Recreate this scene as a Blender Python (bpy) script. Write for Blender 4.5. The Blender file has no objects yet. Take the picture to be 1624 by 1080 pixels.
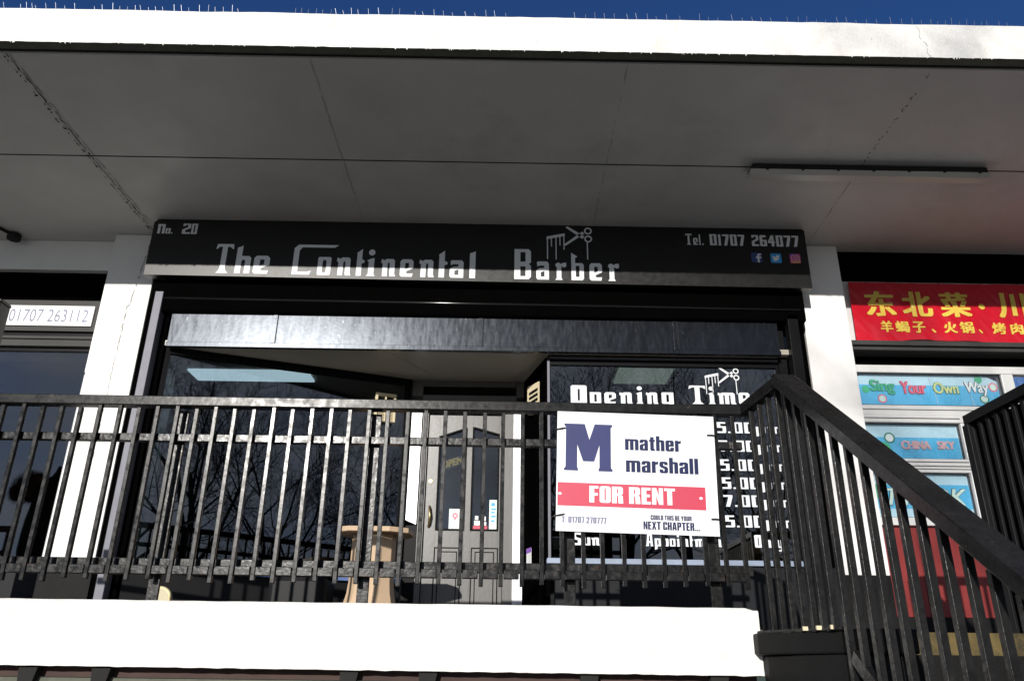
import bpy, bmesh, math, random
from mathutils import Vector, Matrix, noise
from mathutils.geometry import tessellate_polygon

# ------------------------------------------------------------------ camera, sky, sun, exposure
scene = bpy.context.scene
C = scene.collection
FPX = 1251.4
PITCH, YAW, ROLL = math.radians(22.503), math.radians(0.402), math.radians(0.7315)
fwd = Vector((math.sin(YAW) * math.cos(PITCH), math.cos(YAW) * math.cos(PITCH), math.sin(PITCH)))
r0 = Vector((math.cos(YAW), -math.sin(YAW), 0)); u0 = r0.cross(fwd)
rt = math.cos(ROLL) * r0 + math.sin(ROLL) * u0
up = -math.sin(ROLL) * r0 + math.cos(ROLL) * u0
cd = bpy.data.cameras.new('camera')
cam = bpy.data.objects.new('camera', cd); C.objects.link(cam)
cd.sensor_width = 36.0; cd.sensor_fit = 'HORIZONTAL'; cd.lens = FPX / 1624 * 36.0
cd.clip_start = 0.05; cd.clip_end = 2000
cam.matrix_world = Matrix(((rt.x, up.x, -fwd.x, 0), (rt.y, up.y, -fwd.y, 0), (rt.z, up.z, -fwd.z, 0), (0, 0, 0, 1)))
scene.camera = cam

SUN_DIR = Vector((0.28, 1.0, -0.29)).normalized()      # the way the light travels
elev = math.asin(-SUN_DIR.z)
azim = math.atan2(-SUN_DIR.x, -SUN_DIR.y)               # clockwise from +Y
world = bpy.data.worlds.new("World"); scene.world = world
world.use_nodes = True
wn = world.node_tree; bg = wn.nodes['Background']
sky = wn.nodes.new('ShaderNodeTexSky'); sky.sky_type = 'NISHITA'; sky.sun_disc = False
sky.sun_elevation = elev; sky.sun_rotation = azim; sky.air_density = 1.0; sky.dust_density = 0.3; sky.ozone_density = 3.0
tint = wn.nodes.new('ShaderNodeVectorMath'); tint.operation = 'MULTIPLY'; tint.inputs[1].default_value = (0.42, 0.72, 1.25)   # deep winter blue
wn.links.new(sky.outputs[0], tint.inputs[0]); 
# thin pale cloud low in the southern sky, behind the camera
tc = wn.nodes.new('ShaderNodeTexCoord'); sx = wn.nodes.new('ShaderNodeSeparateXYZ'); wn.links.new(tc.outputs['Generated'], sx.inputs[0])
cm = wn.nodes.new('ShaderNodeMapping'); cm.inputs['Scale'].default_value = (1.6, 1.6, 4.5); wn.links.new(tc.outputs['Generated'], cm.inputs['Vector'])
cn = wn.nodes.new('ShaderNodeTexNoise'); cn.inputs['Scale'].default_value = 1.9; cn.inputs['Detail'].default_value = 8; cn.inputs['Roughness'].default_value = 0.6; wn.links.new(cm.outputs[0], cn.inputs['Vector'])
def mrange(src, a, b, c, d):
    n = wn.nodes.new('ShaderNodeMapRange'); n.inputs['From Min'].default_value = a; n.inputs['From Max'].default_value = b; n.inputs['To Min'].default_value = c; n.inputs['To Max'].default_value = d
    wn.links.new(src, n.inputs['Value']); return n.outputs[0]
def mmul(a, b):
    n = wn.nodes.new('ShaderNodeMath'); n.operation = 'MULTIPLY'; wn.links.new(a, n.inputs[0]); wn.links.new(b, n.inputs[1]); return n.outputs[0]
cf = mmul(mrange(sx.outputs['Y'], 0.35, -0.35, 0, 1), mmul(mrange(cn.outputs['Fac'], 0.30, 0.62, 0.35, 1), mrange(sx.outputs['Z'], 0.75, 0.35, 0, 0.9)))
cx_ = wn.nodes.new('ShaderNodeMix'); cx_.data_type = 'RGBA'; cx_.inputs['B'].default_value = (11.0, 11.2, 12.0, 1)
wn.links.new(cf, cx_.inputs['Factor']); wn.links.new(tint.outputs[0], cx_.inputs['A'])
wn.links.new(cx_.outputs['Result'], bg.inputs['Color']); bg.inputs['Strength'].default_value = 0.07
sl = bpy.data.lights.new('sun', 'SUN'); sl.energy = 5.0; sl.angle = math.radians(0.5); sl.color = (1.0, 0.955, 0.89)
so = bpy.data.objects.new('sun', sl); C.objects.link(so)
so.rotation_euler = SUN_DIR.to_track_quat('-Z', 'Y').to_euler()
vs = scene.view_settings
vs.view_transform = 'Standard'; vs.look = 'None'; vs.exposure = 0.0; vs.gamma = 1.0; vs.use_curve_mapping = False

random.seed(7)
# ------------------------------------------------------------------ materials
def mat(name, col, rough=0.6, metal=0.0, var=0.12, scale=6.0, bump=0.0, bscale=80.0, spec=0.5, stain=None, stain_scale=2.0, stain_lo=0.55, stain_hi=0.75, rvar=0.0, stretch=None, coat=0.0):
    m = bpy.data.materials.new(name); m.use_nodes = True
    nt = m.node_tree; N = nt.nodes; L = nt.links
    b = N['Principled BSDF']
    b.inputs['Roughness'].default_value = rough; b.inputs['Metallic'].default_value = metal
    b.inputs['Specular IOR Level'].default_value = spec
    b.inputs['Coat Weight'].default_value = coat
    geo = N.new('ShaderNodeNewGeometry')
    vec = geo.outputs['Position']
    if stretch:
        mp = N.new('ShaderNodeMapping'); mp.inputs['Scale'].default_value = stretch
        L.new(vec, mp.inputs['Vector']); vec = mp.outputs['Vector']
    n1 = N.new('ShaderNodeTexNoise'); n1.inputs['Scale'].default_value = scale; n1.inputs['Detail'].default_value = 7; n1.inputs['Roughness'].default_value = 0.62
    L.new(vec, n1.inputs['Vector'])
    mr = N.new('ShaderNodeMapRange'); mr.inputs['From Min'].default_value = 0.25; mr.inputs['From Max'].default_value = 0.75
    mr.inputs['To Min'].default_value = 1 - var; mr.inputs['To Max'].default_value = 1 + var
    L.new(n1.outputs['Fac'], mr.inputs['Value'])
    mx = N.new('ShaderNodeVectorMath'); mx.operation = 'SCALE'; mx.inputs[0].default_value = col[:3]
    L.new(mr.outputs[0], mx.inputs['Scale'])
    out = mx.outputs[0]
    if stain:
        n2 = N.new('ShaderNodeTexNoise'); n2.inputs['Scale'].default_value = stain_scale; n2.inputs['Detail'].default_value = 9; n2.inputs['Roughness'].default_value = 0.7
        L.new(vec, n2.inputs['Vector'])
        r2 = N.new('ShaderNodeMapRange'); r2.inputs['From Min'].default_value = stain_lo; r2.inputs['From Max'].default_value = stain_hi
        L.new(n2.outputs['Fac'], r2.inputs['Value'])
        mm = N.new('ShaderNodeMix'); mm.data_type = 'RGBA'
        L.new(r2.outputs[0], mm.inputs['Factor']); L.new(out, mm.inputs['A']); mm.inputs['B'].default_value = (*stain[:3], 1)
        out = mm.outputs['Result']
    L.new(out, b.inputs['Base Color'])
    if rvar:
        r3 = N.new('ShaderNodeMapRange'); r3.inputs['From Min'].default_value = 0.3; r3.inputs['From Max'].default_value = 0.7
        r3.inputs['To Min'].default_value = max(0.03, rough - rvar); r3.inputs['To Max'].default_value = min(1, rough + rvar)
        n3 = N.new('ShaderNodeTexNoise'); n3.inputs['Scale'].default_value = scale * 3.1; n3.inputs['Detail'].default_value = 6
        L.new(vec, n3.inputs['Vector']); L.new(n3.outputs['Fac'], r3.inputs['Value']); L.new(r3.outputs[0], b.inputs['Roughness'])
    if bump:
        nb = N.new('ShaderNodeTexNoise'); nb.inputs['Scale'].default_value = bscale; nb.inputs['Detail'].default_value = 4
        L.new(geo.outputs['Position'], nb.inputs['Vector'])
        bp = N.new('ShaderNodeBump'); bp.inputs['Strength'].default_value = bump; bp.inputs['Distance'].default_value = 0.01
        L.new(nb.outputs['Fac'], bp.inputs['Height']); L.new(bp.outputs[0], b.inputs['Normal'])
    return m

def glass_mat(name, tint, refl_boost=1.0, rough=0.0):
    m = bpy.data.materials.new(name); m.use_nodes = True
    nt = m.node_tree; N = nt.nodes; L = nt.links
    for n in list(N):
        if n.type == 'BSDF_PRINCIPLED': N.remove(n)
    tr = N.new('ShaderNodeBsdfTransparent'); tr.inputs['Color'].default_value = (*tint, 1)
    gl = N.new('ShaderNodeBsdfGlossy'); gl.inputs['Roughness'].default_value = rough; gl.inputs['Color'].default_value = (0.95, 0.97, 1, 1)
    fr = N.new('ShaderNodeFresnel'); fr.inputs['IOR'].default_value = 1.52
    mu = N.new('ShaderNodeMath'); mu.operation = 'MULTIPLY'; mu.use_clamp = True; mu.inputs[1].default_value = refl_boost
    L.new(fr.outputs[0], mu.inputs[0])
    mx = N.new('ShaderNodeMixShader'); L.new(mu.outputs[0], mx.inputs[0]); L.new(tr.outputs[0], mx.inputs[1]); L.new(gl.outputs[0], mx.inputs[2])
    L.new(mx.outputs[0], N['Material Output'].inputs['Surface'])
    return m

def emit_mat(name, col, strength, base):
    m = mat(name, base, 0.5, var=0.02)
    b = m.node_tree.nodes['Principled BSDF']
    b.inputs['Emission Color'].default_value = (*col, 1); b.inputs['Emission Strength'].default_value = strength
    return m

M = {}
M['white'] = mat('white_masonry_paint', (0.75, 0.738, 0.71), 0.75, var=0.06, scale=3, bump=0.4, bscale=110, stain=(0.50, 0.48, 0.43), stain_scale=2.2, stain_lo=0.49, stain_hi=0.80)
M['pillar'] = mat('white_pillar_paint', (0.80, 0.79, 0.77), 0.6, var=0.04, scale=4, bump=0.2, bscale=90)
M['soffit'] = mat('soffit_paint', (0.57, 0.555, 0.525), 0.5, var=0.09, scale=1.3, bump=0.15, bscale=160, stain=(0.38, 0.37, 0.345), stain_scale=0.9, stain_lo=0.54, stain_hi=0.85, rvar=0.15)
M['lip'] = mat('dark_olive_lip', (0.11, 0.115, 0.09), 0.85, var=0.25, scale=9, bump=0.3, spec=0.2)  # dark olive, far darker than the white edge
M['crack'] = mat('dark_crack', (0.015, 0.014, 0.013), 0.95, var=0.2)
M['hairline'] = mat('hairline_crack', (0.36, 0.35, 0.335), 0.9, var=0.1)
M['moss'] = mat('dark_moss', (0.02, 0.02, 0.018), 0.95, var=0.5, scale=40, bump=0.8, bscale=90)
M['spike'] = mat('spike_wire', (0.45, 0.47, 0.5), 0.45, metal=0.5, var=0.05)
M['spikebase'] = mat('spike_base_plastic', (0.05, 0.05, 0.05), 0.5, var=0.1)
M['sign'] = mat('sign_black', (0.006, 0.006, 0.006), 0.34, var=0.15, scale=8, rvar=0.04, spec=0.45)
M['letter'] = mat('white_vinyl', (0.74, 0.76, 0.78), 0.45, var=0.03)
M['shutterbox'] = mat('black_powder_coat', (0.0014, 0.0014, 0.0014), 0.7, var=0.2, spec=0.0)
M['galv'] = mat('galvanised_steel', (0.027, 0.030, 0.035), 0.25, metal=0.9, var=0.34, scale=4, bump=0.02, bscale=30, rvar=0.05, stretch=(3.5, 1, 0.9), stain=(0.09, 0.095, 0.10), stain_scale=18, stain_lo=0.63, stain_hi=0.68)
M['alu'] = mat('brushed_aluminium', (0.155, 0.155, 0.18), 0.5, metal=0.15, var=0.10, scale=10, spec=0.15)
M['darkalu'] = mat('dark_frame', (0.007, 0.007, 0.008), 0.4, var=0.15, spec=0.06)
M['greyalu'] = mat('grey_metal_band', (0.05, 0.05, 0.048), 0.55, metal=0.0, var=0.12, scale=5, spec=0.15)
M['lobby'] = mat('cream_ceiling_panel', (0.36, 0.33, 0.27), 0.35, var=0.05, scale=2)
M['glass'] = glass_mat('shop_glass', (0.36, 0.40, 0.42), 1.8)
M['doorglass'] = glass_mat('wired_glass', (0.66, 0.68, 0.69), 1.6, 0.08)
M['clearglass'] = glass_mat('clear_glass', (0.93, 0.95, 0.95), 0.9)
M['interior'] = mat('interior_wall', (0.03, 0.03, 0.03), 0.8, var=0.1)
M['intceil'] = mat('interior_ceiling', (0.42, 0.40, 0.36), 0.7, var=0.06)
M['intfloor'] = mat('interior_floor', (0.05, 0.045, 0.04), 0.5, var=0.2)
M['panel'] = emit_mat('lit_panel', (0.80, 0.94, 0.98), 3.3, (0.7, 0.75, 0.78))
M['door'] = mat('grey_door_paint', (0.125, 0.122, 0.118), 0.30, var=0.10, scale=7, bump=0.05, bscale=30, stretch=(6, 1, 0.8), spec=0.4)
M['doordark'] = mat('door_groove', (0.008, 0.008, 0.008), 0.6, var=0.1, spec=0.05)
M['silver'] = mat('silver_strip', (0.66, 0.67, 0.70), 0.45, metal=0.35, var=0.1, scale=12)
M['brass'] = mat('aged_brass', (0.42, 0.30, 0.12), 0.32, metal=0.9, var=0.15)
M['cream'] = mat('cream_plastic', (0.66, 0.57, 0.38), 0.5, var=0.05)
M['cavity'] = mat('dark_cavity', (0.01, 0.009, 0.008), 0.95, spec=0.05)
M['rail'] = mat('blistered_black_paint', (0.008, 0.008, 0.008), 0.28, var=0.5, scale=11, bump=0.13, bscale=34, rvar=0.12, spec=0.24, stain=(0.055, 0.035, 0.026), stain_scale=9, stain_lo=0.61, stain_hi=0.68)
M['stairbar'] = mat('worn_black_bar_paint', (0.010, 0.010, 0.010), 0.34, var=0.5, scale=12, bump=0.16, bscale=45, rvar=0.12, spec=0.20, stain=(0.04, 0.033, 0.03), stain_scale=14, stain_lo=0.64, stain_hi=0.70)
M['bar'] = mat('black_bar_paint', (0.007, 0.007, 0.007), 0.25, var=0.5, scale=9, bump=0.035, bscale=30, rvar=0.10, spec=0.20, stain=(0.05, 0.035, 0.028), stain_scale=12, stain_lo=0.64, stain_hi=0.70)
M['hand'] = mat('black_handrail_paint', (0.010, 0.010, 0.010), 0.28, var=0.5, scale=9, bump=0.06, bscale=36, rvar=0.07, spec=0.15, stain=(0.05, 0.04, 0.035), stain_scale=11, stain_lo=0.62, stain_hi=0.70)
M['blackbase'] = mat('black_base_paint', (0.009, 0.009, 0.009), 0.6, var=0.25, scale=7, bump=0.2, spec=0.12)
M['riser'] = mat('dark_riser', (0.012, 0.013, 0.015), 0.5, var=0.2, scale=6, spec=0.14)
M['wood'] = mat('pale_timber', (0.50, 0.365, 0.24), 0.6, var=0.08, scale=5, stretch=(8, 8, 0.7), spec=0.25)
M['cabinet'] = mat('orange_wood', (0.32, 0.17, 0.06), 0.5, var=0.2, scale=4, stretch=(6, 6, 0.6))
M['tan'] = mat('brown_wood', (0.12, 0.055, 0.03), 0.5, var=0.2, scale=6)
M['bin'] = mat('black_plastic', (0.009, 0.009, 0.010), 0.45, var=0.15, spec=0.12)
M['disc'] = mat('ochre_disc', (0.46, 0.40, 0.25), 0.5, var=0.08)
M['board'] = mat('white_board', (0.74, 0.75, 0.77), 0.5, var=0.03, stain=(0.60, 0.60, 0.60), stain_scale=5, stain_lo=0.60, stain_hi=0.80)
M['navy'] = mat('navy_ink', (0.03, 0.036, 0.125), 0.5, var=0.15, scale=3, spec=0.25)
M['navydark'] = mat('dark_navy_ink', (0.014, 0.02, 0.07), 0.5, var=0.08, spec=0.2)
M['greyink'] = mat('faded_ink', (0.14, 0.15, 0.24), 0.5, var=0.1)
M['redband'] = mat('red_band', (0.50, 0.032, 0.072), 0.5, var=0.06, scale=2)
M['whiteink'] = mat('white_ink', (0.80, 0.80, 0.80), 0.5, var=0.02)
M['tie'] = mat('cable_tie', (0.01, 0.01, 0.01), 0.4)
M['fblue'] = mat('deep_blue_tile', (0.03, 0.06, 0.20), 0.5)
M['tblue'] = mat('sky_blue_tile', (0.03, 0.33, 0.72), 0.5)
M['magenta'] = mat('magenta_tile', (0.55, 0.06, 0.28), 0.5)
M['purple'] = mat('purple_tile', (0.22, 0.06, 0.45), 0.5)
M['orange'] = mat('orange_tile', (0.75, 0.28, 0.06), 0.5)
M['banner'] = mat('red_vinyl_banner', (0.52, 0.008, 0.022), 0.22, var=0.1, scale=3, bump=0.18, bscale=9, spec=0.6)
M['yellow'] = mat('yellow_vinyl', (0.72, 0.52, 0.08), 0.4, var=0.05)
M['upvc'] = mat('white_upvc', (0.64, 0.64, 0.63), 0.35, var=0.04, spec=0.3)
M['paleblue'] = mat('pale_blue_print', (0.52, 0.70, 0.80), 0.4, var=0.05, scale=2)
M['midblue'] = mat('mid_blue_print', (0.10, 0.46, 0.74), 0.4, var=0.05, scale=2)
M['lowblue'] = mat('light_blue_print', (0.32, 0.58, 0.74), 0.4, var=0.05, scale=2)
M['green'] = mat('green_print', (0.05, 0.42, 0.20), 0.45)
M['dkgreen'] = mat('teal_print', (0.01, 0.20, 0.13), 0.45)
M['pink'] = mat('pink_print', (0.75, 0.14, 0.20), 0.45)
M['crimson'] = mat('crimson_print', (0.42, 0.02, 0.06), 0.45)
M['lime'] = mat('pale_yellow_print', (0.66, 0.66, 0.28), 0.45)
M['salmon'] = mat('faded_pink_print', (0.70, 0.42, 0.44), 0.45)
M['mint'] = mat('mint_print', (0.62, 0.74, 0.68), 0.45)
M['inkblack'] = mat('black_print', (0.015, 0.015, 0.02), 0.45)
M['redpanel'] = mat('red_panel', (0.22, 0.032, 0.03), 0.42, var=0.14, scale=5, bump=0.08, bscale=12, stretch=(5, 1, 0.5), spec=0.3)
M['step'] = mat('yellow_step_paint', (0.12, 0.09, 0.035), 0.8, var=0.3, scale=9, bump=0.4, bscale=60, spec=0.2, stain=(0.035, 0.03, 0.02), stain_scale=7, stain_lo=0.46, stain_hi=0.68)
M['floor'] = mat('terrace_concrete', (0.095, 0.09, 0.082), 0.8, var=0.15, scale=3)
M['brown'] = mat('brown_beam', (0.06, 0.036, 0.032), 0.7, var=0.2, scale=6, spec=0.2)
M['paving'] = mat('paving', (0.22, 0.21, 0.195), 0.85, var=0.15, scale=1.5, bump=0.2)
M['asphalt'] = mat('asphalt', (0.07, 0.07, 0.07), 0.85, var=0.2, scale=2, bump=0.3)
M['grass'] = mat('verge', (0.06, 0.085, 0.03), 0.9, var=0.4, scale=2)
M['bark'] = mat('bark', (0.05, 0.042, 0.035), 0.9, var=0.3, scale=10, bump=0.5)
M['hedge'] = mat('hedge_leaves', (0.02, 0.028, 0.014), 0.8, var=0.5, scale=8, bump=1.0, bscale=14)
M['fur'] = mat('brown_fur', (0.20, 0.12, 0.05), 0.9, var=0.35, scale=14, bump=0.8, bscale=60)
M['furdark'] = mat('dark_fur', (0.02, 0.016, 0.012), 0.9, var=0.3, scale=14, bump=0.6, bscale=50)
M['blind'] = mat('brown_blind', (0.13, 0.10, 0.055), 0.7, var=0.1)
M['tube'] = mat('fluorescent_diffuser', (0.52, 0.51, 0.46), 0.35, var=0.08, scale=3)

# ------------------------------------------------------------------ mesh helpers
ORG = {}
class MB:
    def __init__(s): s.v = []; s.f = []
    def add(s, vs, fs):
        n = len(s.v); s.v += [tuple(v) for v in vs]; s.f += [tuple(i + n for i in f) for f in fs]; return s
    def box(s, x0, x1, y0, y1, z0, z1):
        return s.add([(x0, y0, z0), (x1, y0, z0), (x1, y1, z0), (x0, y1, z0), (x0, y0, z1), (x1, y0, z1), (x1, y1, z1), (x0, y1, z1)],
                     [(0, 3, 2, 1), (4, 5, 6, 7), (0, 1, 5, 4), (1, 2, 6, 5), (2, 3, 7, 6), (3, 0, 4, 7)])
    def bar(s, p, q, w, h, upv=(0, 0, 1)):
        p = Vector(p); q = Vector(q); d = (q - p).normalized(); u = Vector(upv)
        sd = d.cross(u)
        if sd.length < 1e-6: sd = d.cross(Vector((0, 1, 0)))
        sd.normalize(); u = sd.cross(d).normalized()
        vs = []
        for e in (p, q):
            for a, b in ((-1, -1), (1, -1), (1, 1), (-1, 1)): vs.append(e + sd * (a * w / 2) + u * (b * h / 2))
        return s.add(vs, [(0, 1, 2, 3), (7, 6, 5, 4), (0, 4, 5, 1), (1, 5, 6, 2), (2, 6, 7, 3), (3, 7, 4, 0)])
    def tube(s, pts, rad, n=6, cap=True):
        rings = []
        for i, p in enumerate(pts):
            p = Vector(p)
            d = (Vector(pts[min(i + 1, len(pts) - 1)]) - Vector(pts[max(i - 1, 0)])).normalized()
            a = d.cross(Vector((0.31, 0.22, 0.92)));
            if a.length < 1e-3: a = d.cross(Vector((1, 0, 0)))
            a.normalize(); b = d.cross(a)
            r = rad[i] if isinstance(rad, (list, tuple)) else rad
            rings.append([p + (a * math.cos(2 * math.pi * k / n) + b * math.sin(2 * math.pi * k / n)) * r for k in range(n)])
        vs = [v for R in rings for v in R]; fs = []
        for i in range(len(pts) - 1):
            for k in range(n):
                fs.append((i * n + k, i * n + (k + 1) % n, (i + 1) * n + (k + 1) % n, (i + 1) * n + k))
        if cap:
            fs.append(tuple(range(n - 1, -1, -1))); fs.append(tuple((len(pts) - 1) * n + k for k in range(n)))
        return s.add(vs, fs)
    def prism(s, poly, z0, z1):                 # vertical prism over an xy polygon (counter-clockwise)
        n = len(poly)
        vs = [(x, y, z0) for x, y in poly] + [(x, y, z1) for x, y in poly]
        return s.add(vs, [tuple(range(n - 1, -1, -1)), tuple(range(n, 2 * n))] + [(i, (i + 1) % n, n + (i + 1) % n, n + i) for i in range(n)])
    def wallprism(s, poly, y0, y1):             # prism over an xz polygon, front face at y0
        n = len(poly)
        vs = [(x, y0, z) for x, z in poly] + [(x, y1, z) for x, z in poly]
        return s.add(vs, [tuple(range(n)), tuple(range(2 * n - 1, n - 1, -1))] + [((i + 1) % n, i, n + i, n + (i + 1) % n) for i in range(n)])
    def flat(s, contours, fn):                  # filled 2-D contours (outer, holes...) mapped by fn
        pts = [p for c in contours for p in c]
        tris = tessellate_polygon([[Vector((x, y, 0)) for x, y in c] for c in contours])
        fs = []
        for t in tris:
            a, b, c = (pts[i] for i in t)
            ar = (b[0] - a[0]) * (c[1] - a[1]) - (c[0] - a[0]) * (b[1] - a[1])
            if abs(ar) < 1e-12: continue
            fs.append(tuple(t) if ar > 0 else (t[0], t[2], t[1]))
        return s.add([fn(x, y) for x, y in pts], fs)

def build(name, mb, m, parent=None, bevel=0.0, smooth=False):
    me = bpy.data.meshes.new(name)
    o = Vector(ORG[parent.name]) if parent else Vector((0, 0, 0))
    me.from_pydata([tuple(Vector(v) - o) for v in mb.v], [], mb.f); me.update()
    me.materials.append(M[m] if isinstance(m, str) else m)
    ob = bpy.data.objects.new(name, me); C.objects.link(ob)
    if parent: ob.parent = parent
    ORG[ob.name] = tuple(o)
    if smooth:
        for p in me.polygons: p.use_smooth = True
    if bevel:
        bv = ob.modifiers.new('edge', 'BEVEL'); bv.width = bevel; bv.segments = 2; bv.limit_method = 'ANGLE'; bv.angle_limit = math.radians(40)
    return ob

def tag(o, label=None, cat=None, group=None, kind=None):
    if label: o['label'] = label
    if cat: o['category'] = cat
    if group: o['group'] = group
    if kind: o['kind'] = kind
    return o

def thing(name, loc, label, cat, group=None):
    e = bpy.data.objects.new(name, None); C.objects.link(e); e.location = loc; e.empty_display_size = 0.1
    ORG[e.name] = tuple(loc)
    return tag(e, label, cat, group)

def solo(name, mb, m, loc, label, cat, group=None, bevel=0.0, smooth=False):    # a thing that is one mesh, origin at loc
    me = bpy.data.meshes.new(name); o = Vector(loc)
    me.from_pydata([tuple(Vector(v) - o) for v in mb.v], [], mb.f); me.update(); me.materials.append(M[m])
    ob = bpy.data.objects.new(name, me); C.objects.link(ob); ob.location = loc; ORG[ob.name] = tuple(o)
    if smooth:
        for p in me.polygons: p.use_smooth = True
    if bevel:
        bv = ob.modifiers.new('edge', 'BEVEL'); bv.width = bevel; bv.segments = 2; bv.limit_method = 'ANGLE'
    return tag(ob, label, cat, group)

def grid_sheet(x0, x1, z0, z1, nx, nz, fn):
    mb = MB(); vs = []; fs = []
    for j in range(nz + 1):
        for i in range(nx + 1):
            vs.append(fn(x0 + (x1 - x0) * i / nx, z0 + (z1 - z0) * j / nz))
    for j in range(nz):
        for i in range(nx):
            a = j * (nx + 1) + i; fs.append((a, a + 1, a + nx + 2, a + nx + 1))
    return mb.add(vs, fs)

# ------------------------------------------------------------------ lettering
def font_tris(text, shear=0.0, spacing=1.0):
    cu = bpy.data.curves.new('lettering_source', 'FONT'); cu.body = text; cu.shear = shear; cu.resolution_u = 4; cu.space_character = spacing
    ob = bpy.data.objects.new('lettering_source', cu); C.objects.link(ob)
    bpy.context.view_layer.update()
    ev = ob.evaluated_get(bpy.context.evaluated_depsgraph_get()); me = ev.to_mesh()
    vs = [(v.co.x, v.co.y) for v in me.vertices]; fs = []
    for p in me.polygons:
        t = tuple(p.vertices); a, b, c = (vs[i] for i in t[:3])
        ar = (b[0] - a[0]) * (c[1] - a[1]) - (c[0] - a[0]) * (b[1] - a[1])
        fs.append(t if ar >= 0 else t[::-1])
    ev.to_mesh_clear(); bpy.data.objects.remove(ob); bpy.data.curves.remove(cu)
    return vs, fs
def wall_text(mb, text, x0, x1, z0, z1, y, bold=0.0, shear=0.0, spacing=1.0, drop=0.0):
    """text stretched into the box x0..x1, z0..z1 on a wall facing -Y at y; bold thickens strokes sideways by stacked thin copies; drop lowers the far end"""
    vs, fs = font_tris(text, shear, spacing)
    ax = min(v[0] for v in vs); bx = max(v[0] for v in vs); az = min(v[1] for v in vs); bz = max(v[1] for v in vs)
    offs = [(0, 0)]
    if bold:
        offs = [(k * bold / 3, 0) for k in range(-3, 4)] + [(-bold, bold * .45), (bold, bold * .45), (-bold, -bold * .45), (bold, -bold * .45)]
    w = (x1 - x0 - 2 * bold); h = (z1 - z0)
    for i, (dx, dz) in enumerate(offs):
        mb.add([(x0 + bold + (vx - ax) / (bx - ax) * w + dx, y - 0.00022 * i, z0 + (vz - az) / (bz - az) * h + dz - drop * (vx - ax) / (bx - ax)) for vx, vz in vs], fs)
    return mb

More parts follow.
